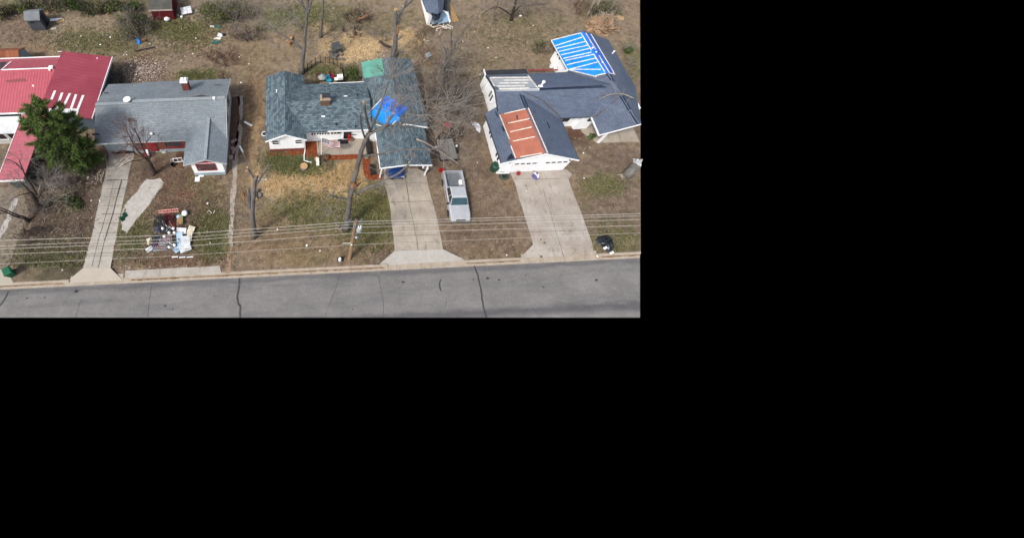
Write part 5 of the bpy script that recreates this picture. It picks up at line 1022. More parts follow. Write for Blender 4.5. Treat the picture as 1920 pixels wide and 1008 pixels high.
M['wire']=pm('pale power wire',C(212,206,196),C(194,188,178),2,bst=0,rough=.5,spec=.4); M['wired']=pm('dark cable',C(74,72,70),C(60,58,56),2,bst=0)
def wire(label,pts,r,mat,z_sag=.12):
    P=[at(x,y,z) for x,y,z in pts]; Q=[]
    for i in range(len(P)-1):
        for k in range(14):
            t=k/14; q=P[i].lerp(P[i+1],t); Q.append(q-Vector((0,0,z_sag*4*t*(1-t))))
    Q.append(P[-1]); m=MB(); m.tube(Q,r,5); return tag(m.build('power_line',mat),label,'power line','overhead wires along the street')
wz=lambda px,py,z:(px,py,z)
for lb,pts,r,mt in (('topmost pale wire of the overhead lines, at the head of the pole',[(-160,455.5,9.0),(300,441.5,9.0),(667,415.5,9.0),(1200,400.5,9.0)],.015,'wire'),
 ('second pale wire from the top on the pole',[(-160,467,8.5),(300,449,8.5),(667,420,8.5),(1200,404.5,8.5)],.013,'wire'),
 ('third pale wire from the top, passing the transformer',[(-160,473,7.85),(300,455,7.85),(667,426,7.85),(1200,411.5,7.85)],.013,'wire'),
 ('fourth pale wire from the top, just below the transformer',[(-160,483,6.75),(300,465,6.75),(667,437,6.75),(1200,422.5,6.75)],.014,'wire'),
 ('dark cable strung below the pale wires',[(-160,490,5.8),(300,470,5.8),(666,444,5.8),(1200,428.5,5.8)],.012,'wired'),
 ('lowest thin grey cable, fixed at the white insulator',[(-160,502,4.2),(300,481,4.2),(658,459,4.2),(1100,440.5,4.2),(1200,436.5,4.2)],.010,'wire')): wire(lb,pts,r,M[mt],.0)
m=MB(); p=at(637,488,0); m.lathe((p.x,p.y,0),[(.05,0),(.13,.02),(.13,.55),(.09,.66),(.02,.7)],10); bx=thing('utility_marker','small white utility pedestal left of the pole base','pedestal',tuple(p)); m.build('housing',M['fascia'],bx); m=MB(); m.obox((p.x+.1,p.y+.1,.03),(.5,.4,.06)); m.build('base',M['blackpl'],bx)

# ================================================================ SHEDS BEHIND
def shed(name,label,x0,x1,y0,y1,ze,zr,wallm,roofm,cat='shed',ov=.12,rz=0,loc=None):
    cx,cy=(x0+x1)/2,(y0+y1)/2; w,d=(x1-x0)/2,(y1-y0)/2; root=thing(name,label,cat,(cx,cy,0),rz)
    m=MB(); m.box(-w,w,-d,d,0,ze); m.prism([(-w,-d,ze),(-w,d,ze),(-w,0,zr)],(.05,0,0)); m.prism([(w-.05,-d,ze),(w-.05,d,ze),(w-.05,0,zr)],(.05,0,0)); m.build('wall',wallm,root,local=True)
    m=MB(); s=(zr-ze)/d; m.slab([(-w-ov,-d-ov,ze-ov*s+.08),(w+ov,-d-ov,ze-ov*s+.08),(w+ov,0,zr+.08),(-w-ov,0,zr+.08)],.08); m.slab([(-w-ov,d+ov,ze-ov*s+.08),(w+ov,d+ov,ze-ov*s+.08),(w+ov,0,zr+.08),(-w-ov,0,zr+.08)],.08); m.build('roof',roofm,root,local=True); return root,w,d
g_=pm('dark grey shed boards',C(96,100,106),C(80,84,90),2,speck=.12)
s_,w,d=shed('garden_shed','small dark grey shed alone in the top left back yard',-33.05,-31.45,42.85,44.5,1.75,2.25,g_,pm('light grey shed roof',C(138,142,146),C(122,126,130),1.5,speck=.12),rz=rad(2))
m=MB(); m.box(-.45,-.05,-d-.03,-d,1.25,1.5); m.build('window',M['blackglass'],s_,local=True)
m=MB(); m.box(w,w+.03,-.35,.4,.1,1.65); m.build('door',M['blackpl'],s_,local=True)
m=MB(); m.box(-w-.13,w+.13,-d-.15,-d-.11,1.62,1.76); m.build('fascia',pm('grey trim',C(120,124,128),C(106,110,114),2),s_,local=True)
s_,w,d=shed('garden_shed','barn red shed with dark roof and pale eave board at the top edge',-18.45,-15.9,43.9,46.9,1.7,2.5,pm('barn red boards',C(128,38,44),C(104,30,36),2,speck=.15),pm('dark brown grey roof',C(98,98,92),C(80,80,76),1.2,speck=.15))
m=MB(); m.box(-w-.14,w+.14,-d-.17,-d-.12,1.58,1.78); m.build('eave_board',pm('pale pink eave board',C(212,188,176),C(190,164,152),3),s_,local=True)
m=MB(); m.box(-w-.13,w+.13,-.08,.08,2.55,2.62); m.build('ridge_cap',M['blackpl'],s_,local=True)
m=MB(); m.box(w,w+.03,-.5,.4,.1,1.6); m.build('door',M['blackpl'] if False else pm('dark red door',C(96,26,32),C(80,22,28),3),s_,local=True)
s_,w,d=shed('outbuilding','low outbuilding with rusty orange roof behind the ribbed red roof',-37.5,-31.9,36.2,38.3,1.7,2.4,pm('pale green grey boards',C(176,190,190),C(158,172,172),2,speck=.1),pm('rusty roof sheets',C(168,104,74),C(132,76,54),.8,14,speck=.25,stretch=(3,.4,1)),ov=.05)
# collapsed white shed at the top, a car inside
sx=thing('collapsed_shed','storm wrecked white shed with torn open front at the top edge','shed',tuple(at(815,45,0)))
A,B=at(800,47,0),at(789,2,0); rf4=M['sh4b']
m=MB(); d_=(B-A).normalized(); n_=Vector((d_.y,-d_.x,0))
m.prism([A,B,B+Vector((0,0,2.3)),A+Vector((0,0,2.1))],n_*.12); m.build('side_wall',M['white'],sx)
m=MB(); m.prism([at(800,47,0),at(806,46,0),at(806,46,0)+Vector((.05,0,2.2)),at(800,47,0)+Vector((0,0,2.05))],(0,.1,0)); m.build('front_wall',M['white'],sx)
m=MB(); m.slab([at(800,22,2.2),at(822,26,2.6),at(820,-30,3.2),at(780,-30,2.2)],.12); m.slab([at(822,24,2.6),at(830,24,2.1),at(836,-30,2.3),at(820,-30,3.2)],.12); m.build('roof',M['sh4b'],sx)
m=MB(); m.slab([at(808,24,2.0),at(822,22,2.3),at(822,36,.9),at(815,40,.7)],.08); m.build('fallen_roof',pm('dark sagging roof sheet',C(72,84,104),C(56,66,84),2),sx)
m=MB(); m.slab([at(829,20,1.4),at(841,22,1.0),at(846,40,.4),at(822,45,.5),at(825,33,1.1)],.06); m.build('tilted_wall_panel',pm('pale blue wall panel',C(150,186,214),C(176,200,218),1.2,speck=.12),sx)
m=MB(); m.slab([at(829,18,1.6),at(840,24,1.2),at(845,40,.5),at(843,44,.3),at(838,27,1.1)],.06); m.build('white_wall_panel',M['fascia'],sx)
m=MB(); m.slab([at(834,5,.5),at(843,4,.3),at(861,40,.15),at(846,42,.15)],.05); m.build('sheathing_board',pm('tan sheathing boards',C(196,158,106),C(174,134,84),1.5,14,speck=.18,stretch=(1,2,1)),sx)
m=MB(); m.slab([at(829,-20,1.8),at(838,-20,1.5),at(845,30,.4),at(838,34,.5)],.06); m.build('dark_underside',pm('dark grey wall underside',C(80,84,92),C(66,70,78),2),sx)
rnd=random.Random(17)
for k in range(16):
    p=at(rnd.uniform(808,845),rnd.uniform(43,54),.1+rnd.random()*.3); m=MB(); m.obox(p,(rnd.uniform(.5,1.5),.12,.05),rnd.uniform(0,3.1),(rnd.uniform(-.2,.2),rnd.uniform(-.3,.3))); m.build('broken_board',M['batten'] if k%3 else M['split'],sx)
cw=thing('wrecked_car','grey car crushed inside the torn open white shed','car',tuple(at(814,40,0)),rad(8))
m=MB(); loft(m,[sec(-.9,.6,.3,.6),sec(-.6,.75,.3,.75),sec(.2,.8,.3,.85),sec(1.6,.8,.3,.9)]); m.build('body',paint('dusty grey car paint',C(120,132,146)),cw,local=True)
m=MB(); q3(m,[(-.6,0,.9),(.6,0,.9),(.5,.5,1.2),(-.5,.5,1.2)]); m.build('windscreen',M['blackglass'],cw,local=True)
for s in (-1,1): m=MB(); m.obox((s*.5,-.86,.52),(.24,.14,.12)); m.build('headlight',M['lens'],cw,local=True)

# ================================================================ YARD THINGS
def simple(name,label,cat,build,mat,group=None,smooth=False):
    m=MB(); build(m); return tag(m.build(name,mat,smooth=smooth),label,cat,group)
# black iron fence round the back garden
fp=[(570,146),(572,140),(577,132),(584,126),(592,121),(601,119),(610,119),(618,119.5),(625,122),(632,126),(638,130),(642,135),(643,142),(644,149),(646,156)]
fr_=thing('garden_fence','curved low black iron fence around the small back garden','fence',tuple(at(607,119,0)))
P=[at(x,y,0) for x,y in fp]; m=MB(); m.tube([p+Vector((0,0,1.0)) for p in P],.02,5); m.tube([p+Vector((0,0,.2)) for p in P],.015,5)
for i in range(len(P)-1):
    n=5
    for k in range(1,n): q=P[i].lerp(P[i+1],k/n); m.tube([q+Vector((0,0,.1)),q+Vector((0,0,1.0))],.009,3,cap=False)
m.build('railing',M['blackpl'],fr_)
for p in P: m=MB(); m.tube([p,p+Vector((0,0,1.08))],.032,5); m.build('post',M['blackpl'],fr_)
# garden things behind the teal house
def lathe_thing(name,label,cat,px,py,prof,mat,z=0,n=14,group=None):
    p=at(px,py,z); m=MB(); m.lathe((p.x,p.y,z),prof,n); return tag(m.build(name,mat,smooth=False),label,cat,group)
r=thing('patio_umbrella','folded pale grey patio umbrella in the back garden','umbrella',tuple(at(604,150,0))); p=at(604,150,0)
m=MB(); m.lathe((p.x,p.y,.5),[(.5,0),(.46,.08),(.05,.4)],8); m.build('canopy',pm('grey canopy fabric',C(178,182,182),C(158,164,164),2),r); m=MB(); m.tube([p,p+Vector((0,0,1.1))],.04,6); m.build('pole',M['metal'],r)
def chair(label,px,py,mat,rz=0,s=.5):
    p=at(px,py,0); r=thing('garden_chair',label,'chair',tuple(p),rz); m=MB(); m.obox((0,0,.42),(s,s,.05)); m.build('seat',mat,r,local=True); m=MB(); m.obox((0,s/2,.72),(s,.05,.55),0,(-.2,0)); m.build('backrest',mat,r,local=True)
    for a in (-1,1):
        for b2 in (-1,1): m=MB(); m.box(a*s*.42-.02,a*s*.42+.02,b2*s*.42-.02,b2*s*.42+.02,0,.42); m.build('leg',mat,r,local=True)
chair('turquoise plastic garden chair at the back eave of the teal roof',617,155,pm('turquoise plastic',C(40,176,206),C(30,156,190),3),.5,.5)
chair('dark red garden chair behind the teal roof',622,147,M['redtrim'],1.2,.55); chair('muted teal garden chair beside the turquoise one',613,150,pm('muted teal plastic',C(110,150,158),C(94,132,142),3),2.2,.55)
chair('brown garden chair at the left of the back garden',598,152,pm('brown plastic',C(124,92,80),C(104,76,66),3),.2,.6)
r=thing('gas_grill','white and black grill cart beside the iron fence end','grill',tuple(at(637,155,0)),.1)
m=MB(); m.box(-.3,.3,-.25,.25,.75,1.15); m.build('lid',M['fascia'],r,local=True); m=MB(); m.box(-.28,.28,-.22,.22,0,.75); m.build('cart',M['blackpl'],r,local=True); m=MB(); m.box(-.62,-.3,-.2,.2,.72,.76); m.build('side_shelf',M['fascia'],r,local=True)
# flagpole with its flag
p=at(602.6,292,0); r=thing('flagpole','white flagpole in front of the porch','flagpole',tuple(p)); m=MB(); m.tube([p,p+Vector((0,0,3.45))],[.05,.04],8); m.build('pole',M['fascia'],r); m=MB(); m.blob(p+Vector((0,0,3.5)),.07,.07,.07,8,5,0); m.build('finial',M['fascia'],r)
fl=MB(); n=26; k_=13; Lf,Hf=1.75,1.0; dirv=Vector((.93,-.05,-.36)).normalized(); dn=Vector((.10,-.35,-.93)).normalized()
def fpnt(i,j):
    a=i/n; b2=j/k_; w=.10*math.sin(a*9)*a; return p+Vector((.05,0,3.4))+dirv*(a*Lf)+dn*(b2*Hf*(1-.12*a))+Vector((.12*math.sin(a*8+b2)*a,w+.08*math.sin(b2*4+a*6)*a,-.18*math.sin(a*3.1)))
FR,FW,FB=C(150,44,60),C(222,214,212),C(58,64,104)
for j in range(k_):
    for i in range(n):
        t=FB if (i<n*.4 and j<7) else (FR if j%2==0 else FW); fl.face([fpnt(i,j),fpnt(i+1,j),fpnt(i+1,j+1),fpnt(i,j+1)],t)
nf=dirv.cross(dn).normalized()
for row in range(9):
    for cidx in range(6 if row%2==0 else 5):
        i=(cidx+.5+(0 if row%2==0 else .5))*10.4/6; j=(row+.5)*7/9; q=fpnt(i,j)
        for sgn in (1,-1): fl.face([q+nf*.012*sgn+dirv*.03*math.cos(a)+dn*.03*math.sin(a) for a in [x*1.2566*sgn for x in range(5)]],FW)
fo=fl.build('flag',attrmat('flag cloth',.8,.2,.05)); tag(fo,'red and white striped flag with blue starred canton, blowing from the white pole','flag')
# porch things
r=thing('porch_ornament','bright red upright ornament beside the dark front door','ornament',tuple(at(654,262,.15))); p=at(654,262,.15)
RD=pm('bright red paint',C(198,36,36),C(176,28,30),4,rough=.5); m=MB(); m.lathe(p,[(.16,0),(.2,.1),(.14,.5),(.18,.8),(.1,1.0),(.03,1.12)],10); m.build('body',RD,r); m=MB(); m.obox(p+Vector((.35,0,.9)),(.7,.06,.07)); m.build('arm',M['blackpl'],r)
def planter(label,px,py,z=.15,s=1.0,cc=(176,120,92),plant=True):
    p=at(px,py,z); r=thing('flower_pot',label,'flower pot',tuple(p)); m=MB(); m.lathe(p,[(.18*s,0),(.26*s,.3*s),(.28*s,.34*s),(.22*s,.33*s),(.2*s,.28*s)],12); m.build('pot',pm('clay pot',C(*cc),C(*[int(x*.85) for x in cc]),4),r)
    if plant: m=MB(); leaves(m,p+Vector((0,0,.42*s)),.22*s,.22*s,.15*s,50,.07,[C(110,84,72),C(146,128,104),C(86,92,60)],random.Random(3),.1); m.build('plant',M['leaf'],r)
planter('clay flower pot next to the red ornament',658,263); planter('wooden plant tub with dry plants at the flagpole foot',611,297,0,1.2,(140,96,70)); planter('pale pot at the right end of the porch edge',687,296,0,.9,(196,170,150)); planter('grey stone pot behind the flagpole',599,291,.0,.8,(150,146,140),False)
simple('door_mat','dark rectangular mat before the front door of the white house','mat',lambda m:m.obox(at(643.5,265,.175),(1.05,.62,.03)),M['blackpl'])
simple('stone_bench','pale stone slab standing at the mulch corner by the downspout','bench',lambda m:(m.obox(at(595.5,303,.35),(.3,.9,.1)),m.obox(at(595.5,303,.15),(.2,.6,.3))),M['batten'])
for i,(x0,y0,lb) in enumerate(((691,275,'dark slim planter post between porch and carport, nearer the house'),(697,318,'dark low planter post at the front corner of the mulch bed'))):
    simple('planter_box',lb,'planter',lambda m:(m.obox(at(x0,y0,.3),(.28,1.5 if i==0 else 1.0,.6)),m.obox(at(x0,y0,.63),(.36,1.6 if i==0 else 1.1,.06))),M['blackpl'])
r=logpile('stacked firewood and jars under the right carport corner',796,315,9,'brickd' if False else 'bark_d',.4,11,name='firewood',L=.55,r=.11)
for px,py,lb in ((793,315,'white jug among the firewood, left one'),(801,318,'white jug among the firewood, right one')): lathe_thing('jug',lb,'jug',px,py,[(.08,0),(.11,.03),(.11,.25),(.04,.33),(.04,.38)],M['fascia'],.05,10)
def can(label,px,py,z=0):
    p=at(px,py,z); r=thing('fuel_can',label,'fuel can',tuple(p)); m=MB(); m.obox((p.x,p.y,.17),(.22,.34,.34)); m.build('body',RD,r); m=MB(); m.tube([(p.x,p.y-.12,.34),(p.x,p.y-.12,.42),(p.x,p.y+.1,.42),(p.x,p.y+.1,.34)],.03,6); m.build('handle',RD,r)
can('red fuel can behind the pickup truck, left one',824.5,321); can('red fuel can behind the pickup truck, right one',829.5,321)
r=thing('wheelbarrow','faded red wheelbarrow tub among the branches above the trailer','wheelbarrow',tuple(at(838,239,0)),.6)
m=MB(); loft(m,[[(-.2,-.3,.3),(.2,-.3,.3),(.2,.3,.3),(-.2,.3,.3)],[(-.28,-.38,.5),(.28,-.38,.5),(.28,.38,.5),(-.28,.38,.5)]]); m.build('tub',pm('faded red tub',C(176,84,84),C(154,68,70),3),r,local=True); m=MB(); m.tube([(-.3,-.3,.35),(-.3,1.0,.5)],.03,5); m.tube([(.3,-.3,.35),(.3,1.0,.5)],.03,5); m.build('handle',M['bark_l'],r,local=True); m=MB(); m.lathe((-.05,-.55,.2),[(.05,0),(.2,.01),(.2,.09),(.05,.1)],12,Matrix.Rotation(rad(90),4,'Y')); m.build('wheel',M['rubber'],r,local=True)
def sheetpile(name,label,px,py,pts,mat,cat,h=.25,seed=1,n=3):
    """crumpled sheet: outline in pixels, filled with a jittered fan grid"""
    rnd=random.Random(seed); P=[at(x,y,.03) for x,y in pts]; c=sum(P,Vector())/len(P); m=MB(); rings=[]
    for k in range(n+1):
        t=k/n; ring=[]
        for i in range(len(P)*3):
            a=P[i//3].lerp(P[(i//3+1)%len(P)],(i%3)/3); q=c.lerp(a,t); q.z=.03+h*(1-t)**.6*rnd.uniform(.5,1.3)+(rnd.uniform(0,.10) if t<1 else 0); ring.append(q+Vector((rnd.uniform(-.05,.05),rnd.uniform(-.05,.05),0)))
        rings.append(ring)
    N=len(rings[0]); pts2=[q for r2 in rings for q in r2]; fs=[]
    for k in range(n):
        for i in range(N): fs.append((k*N+i,(k+1)*N+i,(k+1)*N+(i+1)%N,k*N+(i+1)%N))
    fs.append(tuple(range(N))); m.mesh(pts2,fs); return tag(m.build(name,mat),label,cat)
WS=pm('white plastic sheet',C(226,228,230),C(204,206,210),2,speck=.08,rough=.45)
sheetpile('plastic_sheet','white crumpled plastic sheet on the ground left of the white wall',893,238,[(882,228),(889,229),(897,234),(903,242),(899,249),(893,244),(888,237)],WS,'sheet',.5,2)
sheetpile('plastic_sheet','white torn sheet caught on the broken trunk at the right edge',1195,305,[(1187,297),(1192,304),(1197,307),(1197,319),(1192,315),(1186,316),(1189,308)],WS,'sheet',.9,3)
sheetpile('tarp_heap','heap of black plastic tarp on the verge beside the right driveway',1133,457,[(1116,451),(1122,443),(1135,440),(1145,443),(1150,452),(1151,466),(1148,475),(1140,474),(1134,468),(1128,463),(1122,458)],pm('black tarp plastic',C(42,48,56),C(28,32,38),1.5,6,rough=.35,spec=.5,speck=.5),'tarp',.45,4,4)
for i,(x,y,lb) in enumerate(((1135,464.5,'white scrap lying on the black tarp heap'),(1147,473.5,'white scrap at the lower tip of the black tarp heap'))): simple('scrap',lb,'scrap',lambda m:m.obox(at(x,y,.38-.25*i),(.36,.2,.05),.4),M['fascia'])
simple('stone','dark stone above the black tarp heap','stone',lambda m:m.blob(at(1137,434,.06),.1,.09,.09,7,5),M['stain'])
# bins
GB=pm('green bin plastic',C(36,120,84),C(28,100,70),2,rough=.45,speck=.1); GD=pm('dark green plastic',C(40,84,62),C(30,68,50),2,rough=.35,spec=.5,speck=.12)
def bin_(label,px,py,mat,rz):
    p=at(px,py,0); r=thing('wheeled_bin',label,'wheeled bin',tuple(p),rz); m=MB(); loft(m,[[(-.22,-.25,.05),(.22,-.25,.05),(.22,.25,.05),(-.22,.25,.05)],[(-.3,-.34,.98),(.3,-.34,.98),(.3,.34,.98),(-.3,.34,.98)]]); m.build('body',mat,r,local=True)
    m=MB(); loft(m,[[(-.33,-.38,.98),(.33,-.38,.98),(.33,.38,.98),(-.33,.38,.98)],[(-.33,-.38,1.04),(.33,-.38,1.04),(.33,.38,1.04),(-.33,.38,1.04)],[(-.24,-.28,1.1),(.24,-.28,1.1),(.24,.28,1.1),(-.24,.28,1.1)]]); m.build('lid',mat,r,local=True)
    m=MB(); m.tube([(-.25,.42,.95),(.25,.42,.95)],.025,6); m.build('handle',mat,r,local=True)
    for s in (-1,1): m=MB(); m.lathe((s*.27-.03,.28,.12),[(.03,0),(.12,.01),(.12,.05),(.03,.06)],12,Matrix.Rotation(rad(90),4,'Y')); m.build('wheel',M['rubber'],r,local=True)
bin_('bright green wheeled bin beside the driveway at the left edge',25,514,GB,rad(35))
r=thing('water_barrel','dark green round lidded barrel at the front left corner of the garage','barrel',tuple(at(925,318,0))); p=at(925,318,0); m=MB(); m.lathe((p.x,p.y,0),[(.36,0),(.42,.3),(.44,.6),(.40,.9)],16); m.build('body',GD,r); m=MB(); m.lathe((p.x,p.y,.9),[(.44,0),(.44,.05),(.34,.16),(.05,.22)],16); m.build('lid',GD,r)
r=thing('hose_reel','coiled green garden hose on the ground in front of the garage corner','hose',tuple(at(945,331,0))); p=at(945,331,.05); m=MB(); m.tube([p+Vector((math.cos(t)*(.55-.012*t)*1.0,math.sin(t)*(.42-.008*t),.02*(t%3))) for t in [k*.35 for k in range(60)]],.035,5); m.build('coil',pm('grey green hose',C(70,96,84),C(56,78,70),3),r); m=MB(); m.blob(p,.25,.2,.3,8,5,.1,True); m.build('stand',M['blackpl'],r)
r=thing('hose','white and purple bundle of cloth in front of the garage doors','bundle',tuple(at(1004,331,0))); p=at(1004,331,0); m=MB(); m.blob((p.x,p.y,.0),.34,.4,.35,9,5,.25,True); m.build('blue_cloth',pm('violet blue cloth',C(112,108,168),C(88,86,146),3),r); m=MB(); [m.obox(p+Vector((a,b2,.32)),(.12,.42,.08),c2) for a,b2,c2 in ((-.08,.1,.4),(.1,-.1,-.5))]; m.build('white_cloth',M['fascia'],r); r.name='cloth_bundle'
simple('brick_block','small red brown box on the driveway before the left garage door','box',lambda m:(m.obox(at(972,325,.16),(.28,.28,.3)),m.obox(at(972,325,.33),(.32,.32,.04))),M['redtrim'])
simple('wall_pipe','grey downpipe foot at the left garage corner','pipe',lambda m:m.tube([at(930,324,.1),at(940,325,.1),at(955,324,.1)],.06,6),M['fascia'])
# porch yard things of the grey house
r=thing('porch_railing','white and red porch railing beside the red gabled porch','railing',tuple(at(332,304,0))); m=MB()
a,b2=at(328,306,.1),at(344,304,.1); m.tube([a+Vector((0,0,.9)),b2+Vector((0,0,.9))],.04,5); m.tube([a+Vector((0,0,.2)),b2+Vector((0,0,.2))],.04,5); [m.tube([a.lerp(b2,t),a.lerp(b2,t)+Vector((0,0,.95))],.035,5) for t in (0,.5,1)]; m.build('rails',M['fascia'],r)
r2=MB(); r2.box(a.x,b2.x,a.y-.6,a.y+1.3,0,.12); r2.build('step',M['brickd'],r)
for i,(x,y,s,mt,lb) in enumerate(((309,284,.28,'fascia','white bucket at the brick wall of the grey house, right one'),(306,285,.22,'batten','cream bucket at the brick wall of the grey house, left one'),(324,304,.2,'batten','round beige pot left of the porch railing'),(326,311,.24,'blackpl','black pot below the porch railing'))):
    lathe_thing('bucket',lb,'bucket',x,y,[(s*.8,0),(s,s*1.6),(s*.9,s*1.6),(s*.7,.05)],M[mt],0,12)
for (x,y,w,h,lb) in ((370,336,.45,.5,'white square paving piece before the porch gable'),(377.5,329.5,.5,.2,'white flat scrap at the foot of the porch wall')): simple('board_piece',lb,'board',lambda m:m.obox(at(x,y,.06),(w,h,.06)),M['fascia'])
r=thing('lawn_chair','small red and white lawn chair under the bare reddish tree','chair',tuple(at(276,293,0))); p=at(276,293,0); m=MB(); m.obox(p+Vector((0,0,.35)),(.6,.5,.08)); m.build('seat',M['redtrim'],r); m=MB(); m.obox(p+Vector((.2,.1,.55)),(.2,.5,.4),.3); m.build('cushion',M['fascia'],r)
# junk at the kerb of the grey house
def frame_tangle(m,c,w,d,h,n,rnd,r=.025):
    for k in range(n):
        a=c+Vector((rnd.uniform(-w,w),rnd.uniform(-d,d),rnd.uniform(0.03,h))); m.tube([a,a+Vector((rnd.gauss(0,.35),rnd.gauss(0,.35),rnd.uniform(-.1,.2)))],r,4)
rnd=random.Random(23); JG='junk heaped on the verge of the grey house'
r=thing('ladder','faded red ladder lying across the top of the junk heap','ladder',tuple(at(315,394,0)),group=JG)
a0,a1,b0,b1=at(296,395,.55),at(335,391,.6),at(297,399,.5),at(335,396,.55)
RL=pm('faded red ladder paint',C(226,160,150),C(204,128,120),4); 
for q0,q1 in ((a0,a1),(b0,b1)): m=MB(); m.tube([q0,q1],.045,6); m.build('rail',RL,r)
for k in range(9): t=.06+k*.11; m=MB(); m.tube([a0.lerp(a1,t),b0.lerp(b1,t)],.028,5); m.build('rung',RL,r)
def crate(label,px,py,w,d,h,mat,rz,n=6):
    p=at(px,py,0); r=thing('wire_crate',label,'crate',tuple(p),rz,JG); m=MB()
    for i in range(n+1):
        x=-w/2+w*i/n; m.tube([(x,-d/2,.05),(x,-d/2,h),(x,d/2,h)],.022,4); y=-d/2+d*i/n; m.tube([(-w/2,y,h),(w/2,y,h)],.022,4)
    for zz in (.05,h/2,h): m.tube([(-w/2,-d/2,zz),(w/2,-d/2,zz),(w/2,d/2,zz),(-w/2,d/2,zz),(-w/2,-d/2,zz)],.03,4)
    m.build('wires',mat,r,local=True); m=MB()
    for k in range(12): m.obox((rnd.uniform(-w,w)*.38,rnd.uniform(-d,d)*.38,rnd.uniform(.08,h*.9)),(rnd.uniform(.1,.4),rnd.uniform(.1,.3),.08),rnd.uniform(0,3),(rnd.uniform(-.4,.4),0))
    m.build('contents',[M['blackpl'],M['redtrim'],M['metal']][len(label)%3],r,local=True)
crate('black wire crate left of centre in the junk heap',303,416,1.0,.9,.5,M['blackpl'],.1); crate('black wire shelf at the bottom left of the junk heap',302,461,1.3,.9,.3,M['metal'],.05); crate('dark red wire crate below the faded ladder',319,413,1.1,.8,.35,pm('dark red wire',C(128,44,50),C(96,36,42),4),-.1,4); crate('grey wire shelf at the lower middle of the junk heap',312,452,1.2,.7,.35,M['metal'],.2); crate('dark crate at the left side of the junk heap',292,452,.8,.9,.35,M['blackpl'],-.2)
crate('low dark crate under the white bottles',312,432,1.0,.5,.3,M['blackpl'],0)
lathe_thing('globe_lamp','round white globe at the right of the ladder','globe lamp',348,402,[(.12,0),(.14,.08),(.26,.22),(.28,.36),(.22,.52),(.08,.6)],M['fascia'],0,14,JG)
r=thing('serving_tray','green edged tray with brown inside, below the white globe','tray',tuple(at(339,414,0)),.1,JG); m=MB(); m.box(-.28,.28,-.5,.5,.3,.36); m.build('rim',pm('pale green tray rim',C(150,178,130),C(130,160,112),3),r,local=True); m=MB(); m.box(-.22,.22,-.4,.25,.36,.38); m.build('inside',pm('tan tray inside',C(186,140,104),C(164,120,86),3),r,local=True); m=MB(); m.box(-.1,.1,-.05,.05,0,.3); m.build('foot',M['blackpl'],r,local=True)
def panel(label,px,py,w,d,z,mat,rz,tilt=(.1,0),name='panel',cat='panel'):
    return tag((lambda m:(m.obox(at(px,py,z),(w,d,.05),rz,tilt),m.build(name,mat))[1])(MB()),label,cat,JG)
LB=pm('pale blue panel',C(150,192,222),C(186,206,220),1.5,speck=.1); CR=pm('cream foam board',C(224,216,192),C(206,196,170),2,speck=.1)
for (lb,px,py,w,d,z,mt,rz,tl_) in (('pale blue striped panel in the middle of the junk heap',337,450,.55,1.5,.35,LB,.12,(.1,0)),('cream foam board at the upper right of the junk heap',358,431,.6,.75,.3,CR,-.3,(.2,.1)),('white board right of the pale blue panel',348,452,.8,1.0,.4,WS,.1,(.1,.15)),('white board at the lower right corner of the junk heap',347,464,1.0,.8,.3,WS,.4,(-.1,.1)),('pale blue board lying by the white globe',335,408,.3,.5,.35,LB,.5,(.2,0)),('white panel above the pale blue striped panel',340,432,.9,.5,.35,WS,-.1,(.2,0)),
 ('beige torn box at the left end of the junk heap',281,452,.5,.6,.25,CR,.3,(.3,.1)),('white cloth at the left tip of the junk heap',280,467,.6,.45,.12,WS,.6,(.1,.2)),('white wide board at the right side of the junk heap',355,443,.5,.9,.3,CR,-.1,(.1,-.1)),('bent pale blue sheet below the striped panel',331,468,.5,.5,.2,LB,.7,(.3,.2))): panel(lb,px,py,w,d,z,mt,rz,tl_)
for k,(x,y) in enumerate(((306,429),(318,437),(328,437),(326,429),(309,444),(328,460),(318,464))):
    p=at(x,y,.32); m=MB(); m.lathe(p,[(.09,0),(.13,.06),(.13,.22),(.05,.32)],9); tag(m.build('bottle',M['fascia']),'whitish jug lying in the kerbside junk heap','jug',JG)
for k in range(14):
    p=at(rnd.uniform(285,345),rnd.uniform(402,468),.1); m=MB(); frame_tangle(m,p,.25,.25,.4,7,rnd,.022); tag(m.build('metal_scrap',[M['blackpl'],M['redtrim'],M['metal'],M['bluecar']][k%4]),['black bent metal bars tangled in the kerbside junk heap','dark red bent bars tangled in the kerbside junk heap','shiny grey bent bars tangled in the kerbside junk heap','blue bent bars tangled in the kerbside junk heap'][k%4],'metal scrap',JG)
for i in range(3): simple('tube_light','white stick lying in a row at the front of the junk heap','stick',lambda m:m.obox(at(328+i*14,481.6+(i%2)*.4,.06),(.55,.08,.06),.02),M['fascia'],JG)
simple('sticks','bent white wire shape in the grass right of the junk heap','wire',lambda m:(m.tube([at(389,398,.1),at(392,394,.15),at(397,399,.1)],.03,4),m.tube([at(400,400,.1),at(403,394,.1)],.03,4)),M['batten'])
for lb,x,y in (('dark green glass fragment in the gravel, upper one',234,403),('dark green glass fragment in the gravel, lower one',229,410)): simple('green_scrap',lb,'scrap',lambda m:(m.obox(at(x,y,.08),(.35,.5,.05),.7,(.2,.1)),m.obox(at(x+1,y+1,.12),(.2,.3,.05),1.7,(.3,.1))),pm('dark green plastic scrap',C(24,78,52),C(18,60,42),4,rough=.4))
